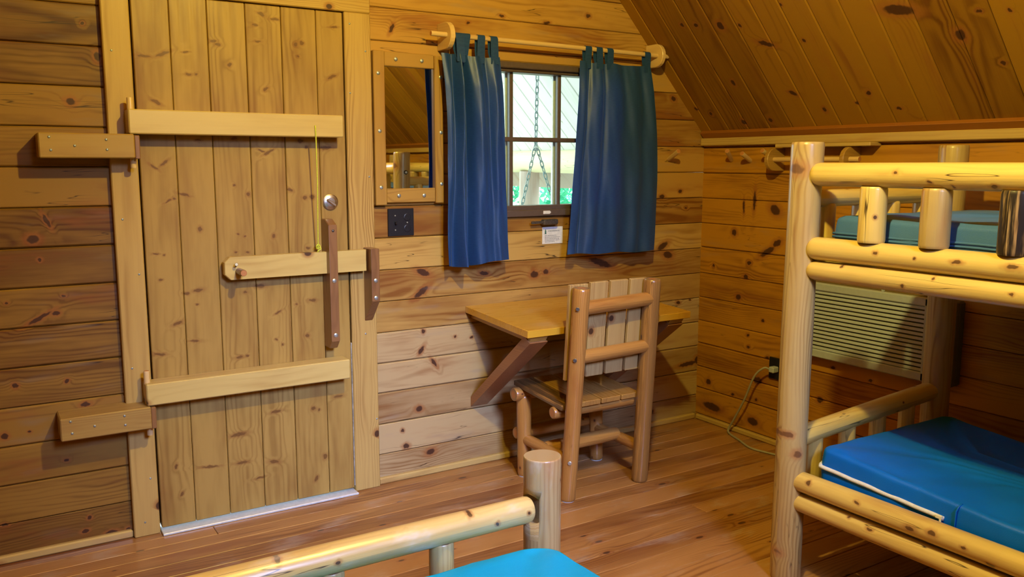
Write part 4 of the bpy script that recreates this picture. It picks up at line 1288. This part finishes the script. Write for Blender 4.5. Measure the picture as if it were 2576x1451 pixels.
def mattress(label, x0, x1, y0, y1, z0, z1, mat, rc=0.05, re=0.022, sag=0.012, zipz=None, zip_mat='zip', seed=1, corner=None, group=None, crown=0.0, dip=0.0):
    rg = random.Random(seed)
    t = thing('mattress', ((x0 + x1) / 2, (y0 + y1) / 2, z0), label, 'mattress', group)
    ph = [rg.uniform(0, 6.28) for _ in range(6)]
    hx, hy = (x1 - x0) / 2, (y1 - y0) / 2
    cx, cy = (x0 + x1) / 2, (y0 + y1) / 2

    def outline(rad, inset=0.0, n=10):
        o = []
        a, b = hx - inset, hy - inset
        r = max(rad - inset, 0.012)
        for (sx, sy, st) in ((1, 1, 0), (-1, 1, 90), (-1, -1, 180), (1, -1, 270)):
            for k in range(n + 1):
                an = math.radians(st + 90 * k / n)
                o.append((cx + sx * (a - r) + r * math.cos(an), cy + sy * (b - r) + r * math.sin(an)))
        dense = []
        for i in range(len(o)):
            p, q = o[i], o[(i + 1) % len(o)]
            d = math.hypot(q[0] - p[0], q[1] - p[1])
            k = max(1, int(d / 0.05))
            for s in range(k):
                dense.append((p[0] + (q[0] - p[0]) * s / k, p[1] + (q[1] - p[1]) * s / k))
        return dense
    base = outline(rc)
    n = len(base)
    prof = [(0.03, z0), (0.010, z0 + 0.003), (0.0, z0 + re * 0.8)]
    zm = zipz or (z0 + z1) / 2
    for k in range(1, 5):
        prof.append((-0.004 * math.sin(k / 5 * math.pi), z0 + re * 0.8 + (z1 - z0 - re * 1.8) * k / 5))
    for k in range(6):
        a = k / 5 * math.pi / 2
        prof.append((re * (1 - math.cos(a)), z1 - re + re * math.sin(a)))
    for d in (0.05, 0.09, 0.14, 0.2, 0.28, 0.36, 0.45):
        if d < min(hx, hy) - 0.02:
            prof.append((d, z1))
    vs, gs, fs = [], [], []
    for i, (ins, zz) in enumerate(prof):
        for (px, py) in base:
            dx, dy = cx - px, cy - py
            fx = min(1, (hx - ins) / hx)
            fy = min(1, (hy - ins) / hy)
            x = cx - dx * ((hx - ins) / hx)
            y = cy - dy * ((hy - ins) / hy)
            z = zz
            wr = 0.0025 * math.sin(px * 23 + py * 17 + ph[0]) + 0.002 * math.sin(px * 41 - py * 37 + ph[1])
            if ins > re * 0.9:
                z += wr + sag * math.sin(px * 5 + ph[2]) * math.sin(py * 4.3 + ph[3]) * min(1, ins / 0.15) + crown * min(1, ins / 0.3)
            else:
                x += wr * 0.8
                y += wr * 0.8
                if zz > z0 + 0.02:
                    z += sag * 0.5 * math.sin(px * 5 + ph[2]) * math.sin(py * 4.3 + ph[3]) * (zz - z0) / (z1 - z0)
            z -= dip * math.sin(math.pi * min(1, max(0, (y1 - y) / (y1 - y0)))) * (zz - z0) / (z1 - z0)
            vs.append(Vector((x, y, z)))
            gs.append((x, y, z))
    for i in range(len(prof) - 1):
        for j in range(n):
            fs.append([i * n + j, i * n + (j + 1) % n, (i + 1) * n + (j + 1) % n, (i + 1) * n + j])
    fs.append(list(range(n))[::-1])
    k = len(prof) - 1
    last = [k * n + j for j in range(n)]
    cc = sum((vs[q] for q in last), Vector()) / n
    vs.append(cc)
    gs.append(tuple(cc))
    for j in range(n):
        fs.append([last[j], last[(j + 1) % n], len(vs) - 1])
    m = MB()
    m.add(vs, fs, gs, rnd3(), 0, True)
    cover = m.build('cover', [M[mat]], t)
    return t, base


mt, base = mattress('blue vinyl mattress with white zip on the lower bunk', 2.478, 3.235, 0.03, 1.895, 0.351, 0.512, 'blue', rc=0.035, re=0.022, sag=0.008, seed=4, dip=0.055)
m = MB()
xf = 2.4755
m.tube([(xf - 0.002, 1.425 + 0.46 * k / 24, 0.4135 + 0.028 * k / 24 + 0.0006 * math.sin(k)) for k in range(25)] + [(xf + 0.010, 1.893, 0.443), (xf + 0.03, 1.900, 0.444), (xf + 0.10, 1.900, 0.444)], 0.0075, 8)
zp = m.build('zip', [M['zip']], mt)
m = MB()
m.box((xf - 0.010, 1.437, 0.418), (0.011, 0.006, 0.004), Y, Z, X, 0.002)
m.box((xf - 0.012, 1.431, 0.400), (0.014, 0.0035, 0.0015), Z, Y, X, 0.001)
m.build('zip_pull', [M['white']], zp)
m = MB()
m.tube([(xf + 0.020, 1.383, 0.472), (xf + 0.004, 1.385, 0.465), (xf - 0.0035, 1.388, 0.45), (xf - 0.004, 1.389, 0.41), (xf - 0.002, 1.390, 0.37)], 0.0028, 6)
m.build('seam', [M['blue']], mt)

mt2, _ = mattress('slate blue vinyl mattress with piped edge on the upper bunk', 2.478, 3.235, 0.03, 1.895, 1.196, 1.322, 'slate', rc=0.04, re=0.016, sag=0.014, seed=8, crown=0.016)
for zz in (1.2655, 1.2545):
    m = MB()
    m.tube([(2.4745, 0.08 + 1.78 * k / 30, zz + 0.0015 * math.sin(k * 0.9)) for k in range(31)] + [(2.485, 1.893, zz), (2.52, 1.8985, zz), (3.18, 1.8985, zz)], 0.0042, 8)
    m.build('piping', [M['slate']], mt2)

# nearer bed at the bottom of the frame
t = thing('log_bed', (0.65, 0.95, 0.0), 'low log bed with footboard rail and round corner post nearest the viewer', 'bed')
DX0, DX1, DY0, DY1 = -0.22, 1.303, -0.10, 1.912
for k, (a, b) in enumerate(((DX1, DY1), (DX0, DY1), (DX1, DY0), (DX0, DY0))):
    bed_log(t, 'post', (a, b, 0.0), (a, b, 0.690), 0.0545, 0.0535, 'wornlitpost', n=32, rnd_end=0.006)
for k, post in enumerate([o for o in t.children if o.name.startswith('post')][:1]):
    cm = MB()
    cm.log((DX1 - 0.12, DY1 - 0.012, 0.548), (DX1 - 0.036, DY1 - 0.012, 0.548), 0.0425, n=28, rnd_end=0.0)
    cut = cm.build('cutter', [M['oak']], None)
    md = post.modifiers.new('mortise', 'BOOLEAN')
    md.operation = 'DIFFERENCE'
    md.solver = 'EXACT'
    md.object = cut
    dg = bpy.context.evaluated_depsgraph_get()
    nm = bpy.data.meshes.new_from_object(post.evaluated_get(dg))
    post.modifiers.clear()
    post.data = nm
    bpy.data.objects.remove(cut)
for yy in (DY1 - 0.012, DY0):
    bed_log(t, 'foot_rail', (DX0 + 0.03, yy, 0.553), (DX1 - 0.052, yy, 0.549), 0.0385, 0.0375, 'sheenlog', n=30, rnd_end=0.016)
    bed_log(t, 'foot_rail', (DX0 + 0.03, yy, 0.300), (DX1 - 0.03, yy, 0.300), 0.036, n=26)
    for xx in (0.065, 0.370, 0.675, 0.978):
        bed_log(t, 'spindle', (xx, yy + 0.004, 0.322), (xx, yy + 0.004, 0.520), 0.0335, 0.033, 'post', n=24, rnd_end=0.006)
for xx in (DX0, DX1):
    bed_log(t, 'side_rail', (xx, DY0 + 0.03, 0.300), (xx, DY1 - 0.03, 0.300), 0.036, n=26)
m = MB()
for k in range(12):
    m.span((DX0 + 0.02, -0.02 + k * 0.155, 0.320), (DX1 - 0.02, 0.118 + k * 0.155, 0.338), 'x', 'z', 0.002)
m.build('slat_base', [M['plainwall']], t)
mattress('bright teal vinyl mattress on the nearest low log bed', -0.165, 1.292, -0.03, 1.868, 0.3385, 0.462, 'teal', rc=0.085, re=0.018, sag=0.006, seed=3)

# ------------------------------------------------------------------ porch and woods seen through the window
m = MB()
yy = 3.79
dz = SD
base = Vector((3.72, 0, ZE + 0.02 - 0.15 * SL))
Lp = 2.9
while yy < 6.6:
    c = base + dz * (Lp / 2) - SN * 0.012 + Y * (yy + 0.0715)
    m.box(c, (Lp / 2, 0.0700, 0.012), dz, Y, SN, 0.006)
    yy += 0.1445
m.box(base + dz * (Lp / 2) - SN * 0.034 + Y * 5.2, (Lp / 2 + 0.3, 1.42, 0.008), dz, Y, SN, 0.001, mat=1)
o = m.build('porch_roof', [M['soffit'], M['porchpost']])
o['kind'] = 'structure'
m = MB()
m.log((3.640, 3.80, 1.512), (3.640, 6.55, 1.512), 0.082, n=24)
tag(m.build('porch_beam', [M['porchlog'], M['end']]), 'pale horizontal log beam under the porch roof seen through the window', 'beam')
m = MB()
m.log((3.640, 5.545, -0.10), (3.640, 5.545, 1.440), 0.078, n=22)
tag(m.build('porch_post', [M['porchpost'], M['end']]), 'grey brown porch post below the beam seen through the window', 'post')


def link_chain(mb, p, q):
    p, q = Vector(p), Vector(q)
    d = q - p
    L = d.length
    ax = d.normalized()
    s1 = ax.cross(Y if abs(ax.y) < 0.9 else X).normalized()
    s2 = ax.cross(s1)
    n = int(L / 0.040)
    for k in range(n):
        c = p + ax * (0.040 * (k + 0.5))
        w = s1 if k % 2 else s2
        pts = []
        for j in range(14):
            a = 2 * math.pi * j / 14
            pts.append(c + w * 0.0105 * math.sin(a) + ax * (0.013 * (1 if math.cos(a) > 0 else -1) * (abs(math.cos(a)) ** 0.5) + 0.0135 * math.cos(a)))
        mb.tube(pts, 0.0036, 6, closed=True)


t = thing('swing_chain', (3.165, 4.73, 2.08), 'dark chain hanging from the porch roof and splitting in two', 'chain')
sp = (3.158, 4.735, 1.628)
m = MB()
link_chain(m, (3.165, 4.73, 2.108), sp)
m.build('hanging_strand', [M['chain']], t)
m = MB()
link_chain(m, sp, (3.158 - 0.20, 4.735 + 0.125, 0.55))
m.build('split_strand', [M['chain']], t)
m = MB()
link_chain(m, sp, (3.158 + 0.28, 4.735 - 0.17, 0.55))
m.build('split_strand', [M['chain']], t)

m = MB()
m.span((-12, 3.77, -0.35), (26, 40, -0.12), 'x', 'z')
o = m.build('porch_ground', [M['ground']])
o['kind'] = 'structure'


def tree(x, y, h, r, seed, label, n=2600, zc=None):
    rg = random.Random(seed)
    t = thing('tree', (x, y, -0.12), label, 'tree', 'trees beyond the porch')
    m = MB()
    m.log((x, y, -0.12), (x + rg.uniform(-0.2, 0.2), y, h), 0.10, 0.03, n=10, rnd_end=0.0)
    m.build('trunk', [M['bark'], M['bark']], t)
    m = MB()
    cl = []
    for _ in range(26):
        a = rg.uniform(0, 6.28)
        zz = rg.uniform(0.05, 1.0)
        rr = r * math.sqrt(rg.random()) * (1.1 - 0.5 * zz)
        cl.append((x + rr * math.cos(a), y + rr * math.sin(a), h * zz, rg.uniform(0.22, 0.5)))
    for _ in range(n):
        c = rg.choice(cl)
        d = Vector((rg.gauss(0, 1), rg.gauss(0, 1), rg.gauss(0, 0.8))).normalized() * c[3] * rg.random() ** 0.4
        p = Vector(c[:3]) + d
        if p.z < -0.1:
            continue
        nn = Vector((rg.gauss(0, 1), rg.gauss(0, 1), rg.gauss(0.6, 0.8))).normalized()
        e1 = nn.cross(Vector((rg.random(), rg.random(), rg.random()))).normalized()
        e2 = nn.cross(e1)
        s = rg.uniform(0.035, 0.075)
        m.add([p - e1 * s, p - e2 * s * 0.5, p + e1 * s * 1.1, p + e2 * s * 0.5], [[0, 1, 2, 3]], [(0, 0, 0)] * 4, (rg.random(), 0, 0), 0)
    o = m.build('foliage', [M['leaf']], t, recalc=False)
    return t


for k, (tx, ty, th, tr, lab) in enumerate(((4.3, 7.9, 2.2, 0.8, 'bright green bush left of the porch post through the window'),
                                           (6.2, 8.2, 2.4, 0.85, 'bright green leafy tree in the middle window panes'),
                                           (8.1, 8.0, 2.6, 0.85, 'bright green leafy tree at the right edge of the window'),
                                           (5.6, 12.0, 4.2, 1.4, 'taller green tree standing farther behind the porch post'),
                                           (9.4, 12.2, 4.2, 1.4, 'taller green tree farther back at the right of the panes'))):
    tree(tx, ty, th, tr, 20 + k, lab)
